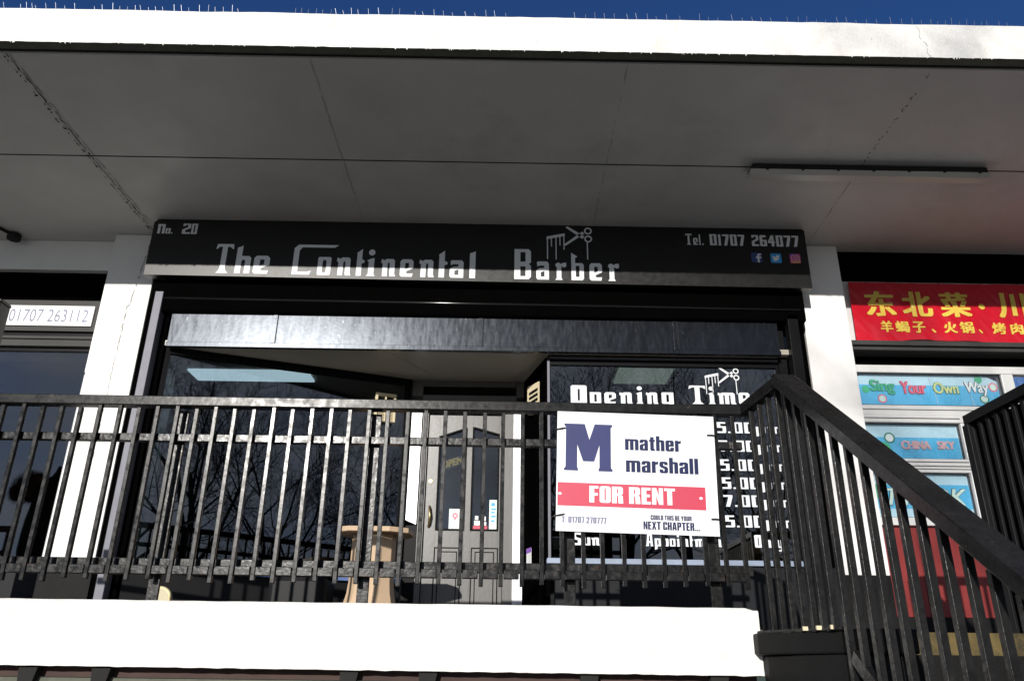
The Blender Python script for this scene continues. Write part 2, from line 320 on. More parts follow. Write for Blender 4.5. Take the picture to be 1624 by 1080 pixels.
def R_(x0, y0, x1, y1): return [[(x0, y0), (x1, y0), (x1, y1), (x0, y1)]]
def circ(cx, cy, r, n=14, ry=None): return [(cx + r * math.cos(2 * math.pi * k / n), cy + (ry or r) * math.sin(2 * math.pi * k / n)) for k in range(n)]
G = {   # blocky display letters: name -> (width, [ [outer, hole...], ... ]), x-height .62
 'T': (.62, [[[(.03, 1), (0, .82), (.05, .84), (.12, .90), (.22, .91), (.22, .2), (.19, .1), (.10, 0), (.52, 0), (.43, .1), (.40, .2), (.40, .91), (.50, .90), (.57, .84), (.62, .82), (.60, 1)]]]),
 'h': (.50, [[[(0, 0), (.19, 0), (.19, .42), (.22, .49), (.28, .49), (.31, .42), (.31, 0), (.50, 0), (.50, .55), (.43, .62), (.18, .62), (.18, 1), (.12, .96), (0, .92)]]]),
 'e': (.50, [[[(.06, 0), (.46, 0), (.49, .12), (.28, .11), (.23, .16), (.26, .20), (.50, .30), (.50, .54), (.42, .62), (.08, .62), (0, .54), (0, .06)], [(.19, .27), (.19, .49), (.33, .49), (.33, .33)]]]),
 'C': (.60, [[[(0, 0), (.52, 0), (.56, .13), (.43, .10), (.16, .10), (.16, .80), (.24, .91), (1.2, .91), (1.32, 1), (.12, 1), (0, .88)]]]),
 'o': (.42, [[[(.03, 0), (.39, 0), (.42, .04), (.42, .58), (.39, .62), (.03, .62), (0, .58), (0, .04)], [(.15, .14), (.15, .46), (.18, .52), (.24, .52), (.27, .46), (.27, .14), (.24, .08), (.18, .08)]]]),
 'n': (.54, [[[(.06, 0), (.24, 0), (.24, .42), (.26, .49), (.30, .49), (.32, .42), (.32, .08), (.34, 0), (.54, 0), (.50, .1), (.50, .55), (.44, .62), (.20, .62), (.12, .57), (.02, .62), (0, .49), (.06, .45)]]]),
 't': (.30, [[[(.02, 0), (.20, 0), (.20, .45), (.30, .49), (.30, .56), (.20, .62), (.20, 1), (0, .84), (.02, .8)]]]),
 'i': (.30, [[[(0, 0), (.30, 0), (.25, .08), (.25, .64), (.14, .62), (0, .55), (.06, .5), (.06, .08)]], [circ(.15, .84, .11)]]),
 'a': (.48, [[[(.05, 0), (.48, 0), (.48, .54), (.42, .62), (.06, .62), (.02, .58), (.04, .44), (.12, .48), (.30, .48), (.30, .40), (.10, .38), (0, .31), (0, .06)], [(.17, .10), (.17, .25), (.31, .29), (.31, .10)]]]),
 'l': (.19, [[[(0, 0), (.19, 0), (.19, 1), (.12, .96), (0, .92)]]]),
 'B': (.58, [[[(0, 0), (.50, 0), (.58, .08), (.58, .44), (.51, .50), (.58, .56), (.58, .92), (.50, 1), (0, 1)], [(.21, .10), (.21, .42), (.39, .42), (.39, .10)], [(.21, .58), (.21, .90), (.39, .90), (.39, .58)]]]),
 'r': (.45, [[[(0, 0), (.30, 0), (.25, .07), (.25, .49), (.36, .44), (.45, .47), (.45, .62), (.30, .60), (.24, .56), (.14, .62), (.03, .58), (0, .5), (.06, .46), (.06, .07)]]]),
 'b': (.48, [[[(0, 0), (.42, 0), (.48, .06), (.48, .56), (.42, .62), (.15, .62), (.15, .80), (.24, .86), (.12, .93), (0, 1)], [(.17, .12), (.17, .52), (.31, .52), (.31, .12)]]]),
 'O': (.58, [[[(.06, 0), (.52, 0), (.58, .06), (.58, .94), (.52, 1), (.06, 1), (0, .94), (0, .06)], [(.25, .17), (.25, .80), (.33, .80), (.33, .17)]]]),
 'p': (.46, [[[(0, -.28), (.18, -.2), (.18, 0), (.42, 0), (.46, .05), (.46, .58), (.42, .62), (0, .62)], [(.18, .10), (.18, .50), (.28, .50), (.28, .10)]]]),
 'g': (.46, [[[(.04, -.28), (.42, -.28), (.46, -.22), (.46, .62), (.04, .62), (0, .58), (0, .05), (.04, 0), (.27, 0), (.27, -.17), (.02, -.17)], [(.18, .10), (.18, .50), (.28, .50), (.28, .10)]]]),
 'y': (.46, [[[(.04, -.28), (.42, -.28), (.46, -.22), (.46, .62), (.28, .62), (.28, .12), (.18, .12), (.18, .62), (0, .62), (0, .05), (.04, 0), (.27, 0), (.27, -.17), (.02, -.17)]]]),
 'm': (.80, [[[(.06, 0), (.24, 0), (.24, .48), (.31, .48), (.31, 0), (.49, 0), (.49, .48), (.56, .48), (.56, .08), (.58, 0), (.80, 0), (.75, .1), (.75, .55), (.68, .62), (.20, .62), (.12, .57), (.02, .62), (0, .49), (.06, .45)]]]),
 'u': (.48, [[[(.06, 0), (.48, 0), (.48, .62), (.30, .62), (.30, .12), (.19, .12), (.19, .62), (0, .62), (0, .06)]]]),
 's': (.42, [[[(.02, 0), (.38, 0), (.42, .05), (.42, .36), (.17, .42), (.17, .50), (.40, .48), (.40, .62), (.05, .62), (0, .57), (0, .34), (.25, .25), (.25, .12), (0, .14)]]]),
 'd': (.48, [[[(.05, 0), (.48, 0), (.48, 1), (.30, .92), (.30, .62), (.05, .62), (0, .57), (0, .05)], [(.18, .12), (.18, .50), (.30, .50), (.30, .12)]]]),
 'S': (.54, [[[(.02, 0), (.48, 0), (.54, .07), (.54, .52), (.22, .64), (.22, .86), (.50, .82), (.50, 1), (.06, 1), (0, .93), (0, .50), (.32, .40), (.32, .15), (0, .19)]]]),
 'A': (.60, [[[(0, 0), (.24, 0), (.24, .25), (.38, .25), (.38, 0), (.60, 0), (.54, .1), (.50, 1), (.16, 1), (.06, .1)], [(.25, .40), (.27, .82), (.35, .82), (.37, .40)]]]),
 '.': (.14, [R_(0, 0, .14, .14)]),
 '0': (.50, [[[(0, 0), (.50, 0), (.50, 1), (0, 1)], [(.19, .13), (.19, .87), (.31, .87), (.31, .13)]]]),
 '1': (.26, [[[(.05, .06), (0, 0), (.26, 0), (.23, .06), (.23, 1), (.12, 1), (0, .88), (.05, .84)]]]),
 '2': (.52, [[[(0, 0), (.52, 0), (.52, .16), (.20, .16), (.20, .36), (.52, .56), (.52, .94), (.46, 1), (.05, 1), (0, .94), (.03, .72), (.18, .78), (.20, .87), (.33, .87), (.33, .64), (0, .42)]]]),
 '4': (.54, [[[(.26, 0), (.46, 0), (.46, .30), (.54, .30), (.54, .44), (.46, .44), (.46, 1), (.26, 1), (0, .44), (0, .30), (.26, .30)], [(.17, .44), (.26, .66), (.26, .44)]]]),
 '5': (.52, [[[(0, 0), (.46, 0), (.52, .07), (.52, .62), (.20, .62), (.20, .86), (.50, .86), (.50, 1), (0, 1), (0, .48), (.32, .48), (.32, .14), (0, .14)]]]),
 '6': (.50, [[[(.05, 0), (.45, 0), (.50, .06), (.50, .58), (.20, .58), (.20, .80), (.48, .82), (.44, 1), (.08, 1), (0, .92), (0, .06)], [(.19, .14), (.19, .44), (.31, .44), (.31, .14)]]]),
 '7': (.50, [[[(.10, 0), (.32, 0), (.50, .82), (.50, 1), (0, 1), (0, .84), (.28, .84)]]]),
 'N': (.54, [[[(.0, 0), (.20, 0), (.20, .82), (.34, .82), (.34, 0), (.54, 0), (.54, .94), (.48, 1), (.0, 1), (-.04, .9), (0, .84)]]]),
}
def glyph(mb, ch, x, z, w, h, y):
    gw, polys = G[ch]; k = w / gw
    for cs in polys: mb.flat(cs, lambda a, b: (x + a * k, y, z + b * h))
    return mb

_ring = lambda w, h: [[(.08, 0), (w - .08, 0), (w, .08), (w, h - .08), (w - .08, h), (.08, h), (0, h - .08), (0, .08)], [(.21, .15), (.21, h - .15), (w - .21, h - .15), (w - .21, .15)]]
HG = {
 'm': (.71, [[[(0, 0), (.19, 0), (.19, .60), (.26, .60), (.26, 0), (.45, 0), (.45, .60), (.52, .60), (.52, 0), (.71, 0), (.71, .66), (.64, .74), (0, .74)]]]),
 'a': (.44, [[[(.05, 0), (.44, 0), (.44, .66), (.36, .74), (.08, .74), (0, .66), (0, .5), (.19, .5), (.19, .6), (.25, .6), (.25, .46), (.08, .42), (0, .34), (0, .06)], [(.19, .12), (.19, .32), (.25, .34), (.25, .12)]]]),
 't': (.31, [[[(.06, .06), (.12, 0), (.30, 0), (.30, .13), (.25, .13), (.25, .61), (.31, .61), (.31, .74), (.25, .74), (.25, .92), (.06, .92), (.06, .74), (0, .74), (0, .61), (.06, .61)]]]),
 'h': (.44, [[[(0, 0), (.19, 0), (.19, .60), (.25, .60), (.25, 0), (.44, 0), (.44, .66), (.37, .74), (.19, .74), (.19, 1), (0, 1)]]]),
 'e': (.44, [[[(.07, 0), (.37, 0), (.44, .07), (.44, .26), (.25, .26), (.25, .13), (.19, .13), (.19, .33), (.44, .33), (.44, .66), (.37, .74), (.07, .74), (0, .66), (0, .07)], [(.19, .45), (.19, .61), (.25, .61), (.25, .45)]]]),
 'r': (.32, [[[(0, 0), (.19, 0), (.19, .52), (.32, .56), (.32, .75), (.19, .68), (.19, .74), (0, .74)]]]),
 's': (.42, [[[(.07, 0), (.35, 0), (.42, .07), (.42, .34), (.34, .42), (.19, .48), (.19, .61), (.24, .61), (.24, .52), (.41, .52), (.41, .66), (.34, .74), (.07, .74), (0, .66), (0, .44), (.08, .36), (.24, .28), (.24, .13), (.18, .13), (.18, .24), (0, .24), (0, .07)]]]),
 'l': (.19, [R_(0, 0, .19, 1)]), 'I': (.21, [R_(0, 0, .21, 1)]), '.': (.17, [R_(0, 0, .17, .17)]), ':': (.17, [R_(0, .05, .17, .22), R_(0, .5, .17, .67)]),
 'F': (.39, [[[(0, 0), (.21, 0), (.21, .42), (.36, .42), (.36, .58), (.21, .58), (.21, .84), (.39, .84), (.39, 1), (0, 1)]]]),
 'O': (.48, [_ring(.48, 1)]), '0': (.47, [_ring(.47, 1)]),
 'R': (.49, [[[(0, 0), (.21, 0), (.21, .44), (.27, .44), (.28, 0), (.49, 0), (.47, .44), (.40, .51), (.48, .58), (.48, .92), (.40, 1), (0, 1)], [(.21, .60), (.21, .85), (.27, .85), (.27, .60)]]]),
 'E': (.40, [[[(0, 0), (.4, 0), (.4, .16), (.21, .16), (.21, .43), (.36, .43), (.36, .59), (.21, .59), (.21, .84), (.39, .84), (.39, 1), (0, 1)]]]),
 'N': (.48, [[[(0, 0), (.18, 0), (.18, .55), (.30, 0), (.48, 0), (.48, 1), (.30, 1), (.30, .5), (.19, 1), (0, 1)]]]),
 'T': (.47, [[[(.13, 0), (.34, 0), (.34, .84), (.47, .84), (.47, 1), (0, 1), (0, .84), (.13, .84)]]]),
 'X': (.52, [[[(0, 0), (.2, 0), (.26, .3), (.32, 0), (.52, 0), (.37, .5), (.51, 1), (.31, 1), (.26, .72), (.21, 1), (.01, 1), (.15, .5)]]]),
 'C': (.48, [[[(.08, 0), (.40, 0), (.48, .08), (.48, .38), (.27, .38), (.27, .15), (.21, .15), (.21, .85), (.27, .85), (.27, .62), (.48, .62), (.48, .92), (.40, 1), (.08, 1), (0, .92), (0, .08)]]]),
 'H': (.49, [[[(0, 0), (.21, 0), (.21, .42), (.28, .42), (.28, 0), (.49, 0), (.49, 1), (.28, 1), (.28, .58), (.21, .58), (.21, 1), (0, 1)]]]),
 'A': (.52, [[[(0, 0), (.2, 0), (.21, .17), (.31, .17), (.32, 0), (.52, 0), (.40, 1), (.12, 1)], [(.23, .33), (.26, .74), (.29, .33)]]]),
 'P': (.48, [[[(0, 0), (.21, 0), (.21, .40), (.40, .40), (.48, .48), (.48, .92), (.40, 1), (0, 1)], [(.21, .55), (.21, .85), (.27, .85), (.27, .55)]]]),
 'U': (.48, [[[(.08, 0), (.40, 0), (.48, .08), (.48, 1), (.27, 1), (.27, .15), (.21, .15), (.21, 1), (0, 1), (0, .08)]]]),
 'L': (.38, [[[(0, 0), (.38, 0), (.38, .16), (.21, .16), (.21, 1), (0, 1)]]]),
 'D': (.48, [[[(0, 0), (.40, 0), (.48, .08), (.48, .92), (.40, 1), (0, 1)], [(.21, .15), (.21, .85), (.27, .85), (.27, .15)]]]),
 'S': (.48, [[[(.08, 0), (.40, 0), (.48, .08), (.48, .46), (.40, .54), (.21, .64), (.21, .85), (.27, .85), (.27, .70), (.47, .70), (.47, .92), (.39, 1), (.08, 1), (0, .92), (0, .58), (.08, .5), (.27, .38), (.27, .15), (.21, .15), (.21, .33), (0, .33), (0, .08)]]]),
 'B': (.48, [[[(0, 0), (.40, 0), (.48, .08), (.48, .44), (.42, .51), (.48, .58), (.48, .92), (.40, 1), (0, 1)], [(.21, .15), (.21, .42), (.27, .42), (.27, .15)], [(.21, .60), (.21, .85), (.27, .85), (.27, .60)]]]),
 'Y': (.51, [[[(.15, 0), (.36, 0), (.36, .36), (.51, 1), (.30, 1), (.255, .66), (.21, 1), (0, 1), (.15, .36)]]]),
 '1': (.30, [[[(.1, 0), (.30, 0), (.30, 1), (.16, 1), (0, .84), (0, .72), (.1, .76)]]]),
 '2': (.46, [[[(0, 0), (.46, 0), (.46, .16), (.22, .16), (.46, .55), (.46, .92), (.38, 1), (.08, 1), (0, .92), (0, .64), (.2, .64), (.2, .85), (.26, .85), (.26, .58), (0, .16)]]]),
 '7': (.42, [[[(.08, 0), (.28, 0), (.42, .82), (.42, 1), (0, 1), (0, .84), (.24, .84)]]]),
}
def heavy_text(mb, text, u0, u1, v0, v1, fn, gap=.055, space=.20):
    tot = sum((space if c == ' ' else HG[c][0] + gap) for c in text) - gap
    k = (u1 - u0) / tot; u = 0
    for c in text:
        if c == ' ': u += space; continue
        for cs in HG[c][1]: mb.flat(cs, lambda a, b: fn(u0 + (u + a) * k, v0 + b * (v1 - v0)))
        u += HG[c][0] + gap
    return mb

# ------------------------------------------------------------------ ground
g = MB(); g.add([(-400, -400, -1.604), (400, -400, -1.604), (400, 400, -1.604), (-400, 400, -1.604)], [(0, 1, 2, 3)])
tag(build('ground', g, 'grass'), kind='structure')
tag(build('road', MB().add([(-80, -12, -1.70 + .1), (80, -12, -1.6), (80, -4.5, -1.6), (-80, -4.5, -1.6)], [(0, 1, 2, 3)]), 'asphalt'), kind='structure')
tag(build('pavement', MB().box(-80, 80, -4.5, 6.3, -1.9, -1.5), 'paving'), kind='structure')

# ------------------------------------------------------------------ roof canopy
def zsof(y): return 3.78 - (y - 4.17) * 0.064
canopy = thing('roof_canopy', (0, 6, 3.8), 'deep flat concrete canopy with a sunlit white edge over the shops', 'canopy')
def fascia():
    mb = MB()
    xs = [-7 + i * 0.05 for i in range(int(14 / 0.05) + 1)]
    vs = []; n = len(xs)
    for x in xs:
        jt = 0.006 * noise.noise(Vector((x * 2.1, 3, 0))) + 0.004 * noise.noise(Vector((x * 9, 1, 0)))
        jb = 0.004 * noise.noise(Vector((x * 14, 7, 0)))
        vs += [(x, 4.10, 3.782 + jb), (x, 4.10, 4.066 + jt), (x, 4.30, 4.072 + jt), (x, 4.178, 3.784 + jb * .4)]
    fs = []
    for i in range(n - 1):
        for k in range(3):
            a = i * 4
            if k == 0: fs.append((a, a + 4, a + 5, a + 1))
            if k == 1: fs.append((a + 1, a + 5, a + 6, a + 2))
    return mb.add(vs, fs)
build('fascia', fascia(), 'white', canopy)
build('roof_deck', MB().box(-7, 7, 4.30, 12.5, 3.83, 4.06), 'moss', canopy)
build('edge_lip', MB().add([(-7, 4.101, 3.783), (7, 4.101, 3.783), (7, 4.172, 3.784), (-7, 4.172, 3.784), (-7, 4.172, 3.80), (7, 4.172, 3.80)], [(3, 2, 1, 0), (4, 5, 2, 3)]), 'lip', canopy)
build('shadow_groove', MB().box(-7, 7, 4.176, 4.204, 3.792, 3.80), 'crack', canopy)
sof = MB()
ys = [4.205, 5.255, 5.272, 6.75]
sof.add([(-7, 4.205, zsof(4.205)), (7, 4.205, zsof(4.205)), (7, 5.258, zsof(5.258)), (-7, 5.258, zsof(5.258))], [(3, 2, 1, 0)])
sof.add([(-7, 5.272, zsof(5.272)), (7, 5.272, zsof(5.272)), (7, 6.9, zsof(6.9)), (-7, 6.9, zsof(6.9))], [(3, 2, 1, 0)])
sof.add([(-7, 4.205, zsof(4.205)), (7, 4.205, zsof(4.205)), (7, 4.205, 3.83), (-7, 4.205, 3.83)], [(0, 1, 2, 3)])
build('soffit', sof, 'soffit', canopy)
build('soffit_joint', MB().box(-7, 7, 5.259, 5.271, 3.715, 3.73), 'crack', canopy)
def crack_strip(mb, p, q, w, gap, seed, jag=0.012, n=60, big=0):
    rnd = random.Random(seed); pv = None
    for i in range(n):
        t0, t1 = i / n, (i + 1) / n
        x0 = p[0] + (q[0] - p[0]) * t0; y0 = p[1] + (q[1] - p[1]) * t0
        x1 = p[0] + (q[0] - p[0]) * t1; y1 = p[1] + (q[1] - p[1]) * t1
        a = pv if pv is not None else rnd.uniform(-jag, jag)
        b = rnd.uniform(-jag, jag); pv = b
        if rnd.random() < gap: continue
        ww = w * rnd.uniform(.4, 1.6)
        if rnd.random() < big: ww *= 2.6
        mb.add([(x0 + a - ww / 2, y0, zsof(y0) - .003), (x0 + a + ww / 2, y0, zsof(y0) - .003), (x1 + b + ww / 2, y1, zsof(y1) - .003), (x1 + b - ww / 2, y1, zsof(y1) - .003)], [(3, 2, 1, 0)])
    return mb
ck = MB()
crack_strip(ck, (-3.40, 4.21), (-3.235, 6.35), .007, .12, 3, .006, 70)
crack_strip(ck, (-3.43, 4.23), (-3.265, 6.3), .006, .55, 5, .008, 120, .12)
crack_strip(ck, (2.86, 4.22), (2.79, 5.25), .006, .45, 8, .012, 60)
build('expansion_crack', ck, 'crack', canopy)
hl = MB()
crack_strip(hl, (-1.36, 4.21), (-1.29, 6.2), .006, .05, 11, .005, 40)
crack_strip(hl, (.79, 4.21), (.75, 6.2), .006, .2, 12, .006, 40)
crack_strip(hl, (2.79, 5.28), (2.76, 6.4), .006, .1, 13, .006, 40)
crack_strip(hl, (-3.38, 4.21), (-3.21, 6.3), .012, .35, 15, .008, 50)
build('hairline_crack', hl, 'hairline', canopy)
# moss and grime along the roof edge
ms = MB()
for i in range(520):
    x = random.uniform(-3.9, 3.9)
    d = noise.noise(Vector((x * 1.7, 5, 2)))
    if d < -0.12 and random.random() < .75: continue
    w = random.uniform(.008, .04); h = random.uniform(.004, .014) * (1.6 if d > .25 else 1)
    y = 4.10 + random.uniform(0.004, .05)
    ms.add([(x - w, y, 4.060), (x + w, y - .004, 4.060), (x + w, y + .03, 4.060), (x - w, y + .03, 4.060), (x + random.uniform(-w, w), y + .01, 4.070 + h)], [(0, 1, 4), (1, 2, 4), (2, 3, 4), (3, 0, 4)])
build('moss', ms, 'moss', canopy)['kind'] = 'stuff'
# ragged render drips under the white edge
dr = MB()
for i in range(70):
    x = random.uniform(-3.6, 3.6); l = random.uniform(.004, .014); w = random.uniform(.003, .010)
    dr.add([(x - w, 4.1005, 3.786), (x + w, 4.1005, 3.786), (x + random.uniform(-w, w), 4.102, 3.782 - l), (x, 4.108, 3.786)], [(0, 2, 1), (0, 3, 2), (3, 1, 2)])
build('render_drip', dr, 'white', canopy)['kind'] = 'stuff'
mk = MB()
for (x, z, r) in ((.17, 3.855, .004), (2.42, 3.93, .004), (.78, 4.03, .003)):
    mk.flat([circ(x, z, r, 8)], lambda a, b: (a, 4.0975, b))
for k in range(14):     # fine crack in the white edge on the right
    z0 = 4.05 - k * .019; x0 = 2.74 + .012 * math.sin(k * .9) + .004 * k; x1 = 2.74 + .012 * math.sin((k + 1) * .9) + .004 * (k + 1)
    if k in (6, 9): continue
    mk.add([(x0 - .0015, 4.0975, z0), (x0 + .0015, 4.0975, z0), (x1 + .0015, 4.0975, z0 - .019), (x1 - .0015, 4.0975, z0 - .019)], [(3, 2, 1, 0)])
build('edge_crack', mk, 'hairline', canopy)

# ------------------------------------------------------------------ bird spikes
PX = [0, 26, 35, 45, 51, 67, 82, 97, 112, 144, 156, 172, 183, 195, 208, 218, 230, 241, 252, 270, 282, 293, 310, 323, 335, 348, 362, 374,
      462, 471, 482, 495, 506, 518, 529, 542, 553, 564, 580, 597, 616, 628, 655, 669, 685, 700, 716, 737, 752, 768, 783, 800,
      911, 927, 942, 958, 973, 996, 1011, 1027, 1042, 1058, 1079, 1110, 1124, 1138, 1164, 1181, 1197, 1212, 1227, 1252, 1268, 1282, 1298, 1312,
      1334, 1349, 1364, 1380, 1397, 1419, 1436, 1452, 1467, 1483, 1493, 1505, 1516, 1528, 1539, 1551, 1562, 1574, 1594, 1606]
strips = []; cur = [PX[0]]
for a, b in zip(PX, PX[1:]):
    if len(cur) >= 6 or b - a > 20: strips.append(cur); cur = []
    cur.append(b)
strips.append(cur)
ORD = ['first', 'second', 'third', 'fourth', 'fifth', 'sixth', 'seventh', 'eighth', 'ninth', 'tenth', 'eleventh', 'twelfth', 'thirteenth', 'fourteenth', 'fifteenth', 'sixteenth', 'seventeenth', 'eighteenth', 'nineteenth', 'twentieth', 'twenty-first', 'twenty-second', 'twenty-third', 'twenty-fourth', 'twenty-fifth', 'twenty-sixth']
rs = random.Random(21)
for k, st in enumerate(strips):
    X = [-3.411 + (p - 10) * .0042717 for p in st]
    lean = rs.uniform(-.012, .012)
    r = thing('bird_spike_strip', ((X[0] + X[-1]) / 2, 4.15, 4.072), 'thin wire bird spike strip on the white roof edge, %s from the left' % ORD[k], 'bird spikes', 'bird spike strips along the roof edge')
    build('spike_base', MB().box(X[0] - .01, X[-1] + .01, 4.135, 4.165, 4.070, 4.078), 'spikebase', r)
    for x in X:
        h = rs.uniform(.050, .085)
        build('wire', MB().tube([(x, 4.15, 4.074), (x + lean + rs.uniform(-.006, .006) - .008, 4.13, 4.074 + h)], .0009, 4), 'spike', r)

# ------------------------------------------------------------------ pillars
def pillar(x0, x1, label, seed):
    p = thing('pillar', ((x0 + x1) / 2, 6.5, .19), label, 'pillar', 'white pillars between the shops')
    b = MB().box(x0, x1, 6.372, 7.2, .70, zsof(6.37) - .004)
    build('shaft', b, 'pillar', p, bevel=.006)
    build('painted_base', MB().box(x0 - .002, x1 + .002, 6.37, 7.2, .18, .70), 'blackbase', p, bevel=.004)
    c = MB(); rnd = random.Random(seed)
    if seed == 1:
        xv = -3.36
        for k in range(110):
            z0 = 3.60 - k * .026; z1 = z0 - .026
            xn = -3.355 - (k / 110) * .03 + rnd.uniform(-.005, .005) if k > 25 else -3.27 - (k / 25) * .075 + rnd.uniform(-.005, .005)
            if k == 0: xv = xn
            if rnd.random() < .80:
                ww = rnd.uniform(.0012, .004) * (1.8 if k < 40 else 1)
                c.add([(xv - ww, 6.369, z0), (xv + ww, 6.369, z0), (xn + ww, 6.369, z1), (xn - ww, 6.369, z1)], [(3, 2, 1, 0)])
            xv = xn
        build('crack', c, 'hairline', p)
    return p
pillar(-3.605, -3.185, 'white pillar with a vertical crack and a black painted base, beside the phone number board', 1)
pillar(2.632, 3.03, 'white pillar with no crack, between the black shop sign and the red banner', 2)

# ------------------------------------------------------------------ barber shopfront
shop = thing('barber_shopfront', (0, 6.5, .19), 'dark glazed shopfront with recessed grey door and half raised steel shutter', 'shopfront')
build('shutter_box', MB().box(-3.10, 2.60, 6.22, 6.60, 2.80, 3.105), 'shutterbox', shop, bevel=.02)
build('glint_bead', MB().tube([(-3.05, 6.222, 2.925), (2.55, 6.222, 2.905)], .014, 12), mat('gloss_black_bead', (.006, .006, .006), .16, spec=.5), shop, smooth=True)  # bead added along the box to catch a streak of sun
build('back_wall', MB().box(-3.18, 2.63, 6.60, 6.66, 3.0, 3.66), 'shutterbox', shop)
sh = build('roller_shutter', MB().box(-2.90, 2.345, 6.262, 6.276, 2.535, 2.80), 'galv', shop)
build('bottom_rail', MB().box(-2.905, 2.35, 6.250, 6.290, 2.490, 2.533), 'galv', sh, bevel=.003)
for x in (-2.02, -.245, 1.44):
    build('joint_strap', MB().box(x, x + .034, 6.2565, 6.261, 2.537, 2.797), 'galv', sh); build('strap_shadow', MB().box(x + .035, x + .041, 6.2585, 6.261, 2.537, 2.797), 'crack', sh)  # the dark strip right of each strap paints its thin cast shadow
# guide rails
build('guide_rail', MB().box(-3.055, -2.985, 6.20, 6.30, .19, 2.98), 'alu', shop, bevel=.004)
build('guide_rail', MB().box(2.43, 2.52, 6.22, 6.32, .19, 2.86), 'darkalu', shop, bevel=.004)
build('jamb', MB().box(-3.18, -3.06, 6.38, 6.50, .19, 3.0), 'shutterbox', shop)
build('jamb', MB().box(-2.98, -2.93, 6.29, 6.35, .19, 2.85), 'shutterbox', shop)
build('jamb', MB().box(2.53, 2.63, 6.40, 6.5, .19, 3.0), 'shutterbox', shop)
build('jamb', MB().box(2.355, 2.428, 6.36, 6.5, .19, 2.85), 'darkalu', shop)
# lobby ceiling
build('lobby_ceiling', MB().prism([(-2.98, 6.292), (2.44, 6.292), (2.44, 6.42), (.42, 6.42), (.13, 7.2), (-.89, 7.2), (-2.98, 6.36)], 2.515, 2.56), 'lobby', shop)
jl = MB()
for x0, y0, x1, y1 in ((-1.08, 6.3, -.60, 7.09), (.36, 6.3, .02, 7.09), (-2.4, 6.33, .40, 6.36)):
    jl.bar((x0, y0, 2.513), (x1, y1, 2.513), .006, .002)
build('ceiling_joint', jl, 'hairline', shop)
# slanted display window, running back to the door
A = Vector((-2.93, 6.345)); B = Vector((-.90, 7.10)); dAB = (B - A).normalized(); nAB = Vector((dAB.y, -dAB.x))
def P2(t, off=0.0): q = A + (B - A) * t + nAB * off; return (q.x, q.y)
def slant_box(mb, t0, t1, o0, o1, z0, z1):
    return mb.prism([P2(t0, o1), P2(t1, o1), P2(t1, o0), P2(t0, o0)], z0, z1)
win = build('window', slant_box(slant_box(slant_box(MB(), 0, 1, -.03, .03, 2.455, 2.512), -.0, .018, -.03, .03, .71, 2.454), .975, 1.0, -.03, .03, .71, 2.454), 'darkalu', shop)
build('pane', slant_box(MB(), .018, .975, -.004, .004, .71, 2.455), 'glass', win)
build('sill', slant_box(MB(), 0, 1, -.04, .06, .655, .708), mat('blue_grey_sill', (.10, .16, .34), .4, var=.15), win, bevel=.004)  # blue reflection put into the sill colour
build('stall_riser', slant_box(MB(), 0, 1, -.05, .02, .18, .654), 'bin', win)
# flat window on the other side
win = build('window', MB().box(.36, 2.36, 6.385, 6.435, 2.425, 2.512).box(.36, .378, 6.385, 6.43, .80, 2.424).box(2.335, 2.354, 6.385, 6.43, .80, 2.424), 'darkalu', shop)
build('pane', MB().box(.379, 2.334, 6.404, 6.412, .80, 2.424), 'glass', win)
build('top_trim', MB().box(.37, 2.42, 6.372, 6.384, 2.478, 2.496), 'alu', win)
build('edge_trim', MB().box(.352, .372, 6.376, 6.384, .80, 2.47), 'alu', win)
build('sill', MB().box(.34, 2.36, 6.34, 6.44, .755, .797), mat('pale_blue_sill', (.24, .29, .38), .5, var=.25), win, bevel=.004)
build('stall_riser', MB().box(.40, 2.62, 6.372, 6.46, .18, .753), 'riser', win)
# dark side return between window and door
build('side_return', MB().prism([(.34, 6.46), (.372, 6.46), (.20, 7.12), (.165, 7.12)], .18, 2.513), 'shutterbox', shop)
# door surround
fr = MB()
fr.box(-.895, -.785, 7.10, 7.2, 2.36, 2.514).box(.10, .20, 7.10, 7.2, 2.36, 2.514).box(-.784, .099, 7.10, 7.2, 2.46, 2.514).box(-.784, .099, 7.10, 7.2, 2.20, 2.372)
fr.box(-.77, -.72, 7.105, 7.2, .19, 2.199).box(-.01, .075, 7.105, 7.2, .19, 2.199)
build('door_frame', fr, 'door', shop)
build('transom_vent', MB().box(-.783, .098, 7.13, 7.16, 2.373, 2.459), 'cavity', shop)
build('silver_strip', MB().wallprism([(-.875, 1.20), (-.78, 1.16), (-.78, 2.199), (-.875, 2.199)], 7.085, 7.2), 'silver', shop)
build('silver_strip', MB().box(.076, .162, 7.085, 7.2, .19, 2.199), 'silver', shop)
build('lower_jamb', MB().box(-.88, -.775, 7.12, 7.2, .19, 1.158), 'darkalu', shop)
# panelled door with two tall lights
dm = MB()
dx0, dx1, yd = -.715, -.015, 7.14
def gone(mb):   # door leaf as stiles and rails round two glazed openings
    mb.box(dx0, -.612, yd, yd + .04, .19, 2.185)
    mb.box(-.055, dx1, yd, yd + .04, .19, 2.185)
    mb.box(-.357, -.302, yd, yd + .04, .19, 2.185)
    mb.box(-.611, -.358, yd, yd + .04, .19, 1.127); mb.box(-.301, -.056, yd, yd + .04, .19, 1.127)
    mb.wallprism([(-.611, 1.985), (-.358, 2.065), (-.358, 2.185), (-.611, 2.185)], yd, yd + .04)
    mb.wallprism([(-.301, 2.075), (-.056, 2.015), (-.056, 2.185), (-.301, 2.185)], yd, yd + .04)
    return mb
door = build('door', gone(dm), 'door', shop)
def lite(x0, x1, za, zb):
    return MB().wallprism([(x0, 1.127), (x1, 1.127), (x1, zb), (x0, za)], yd + .018, yd + .024)
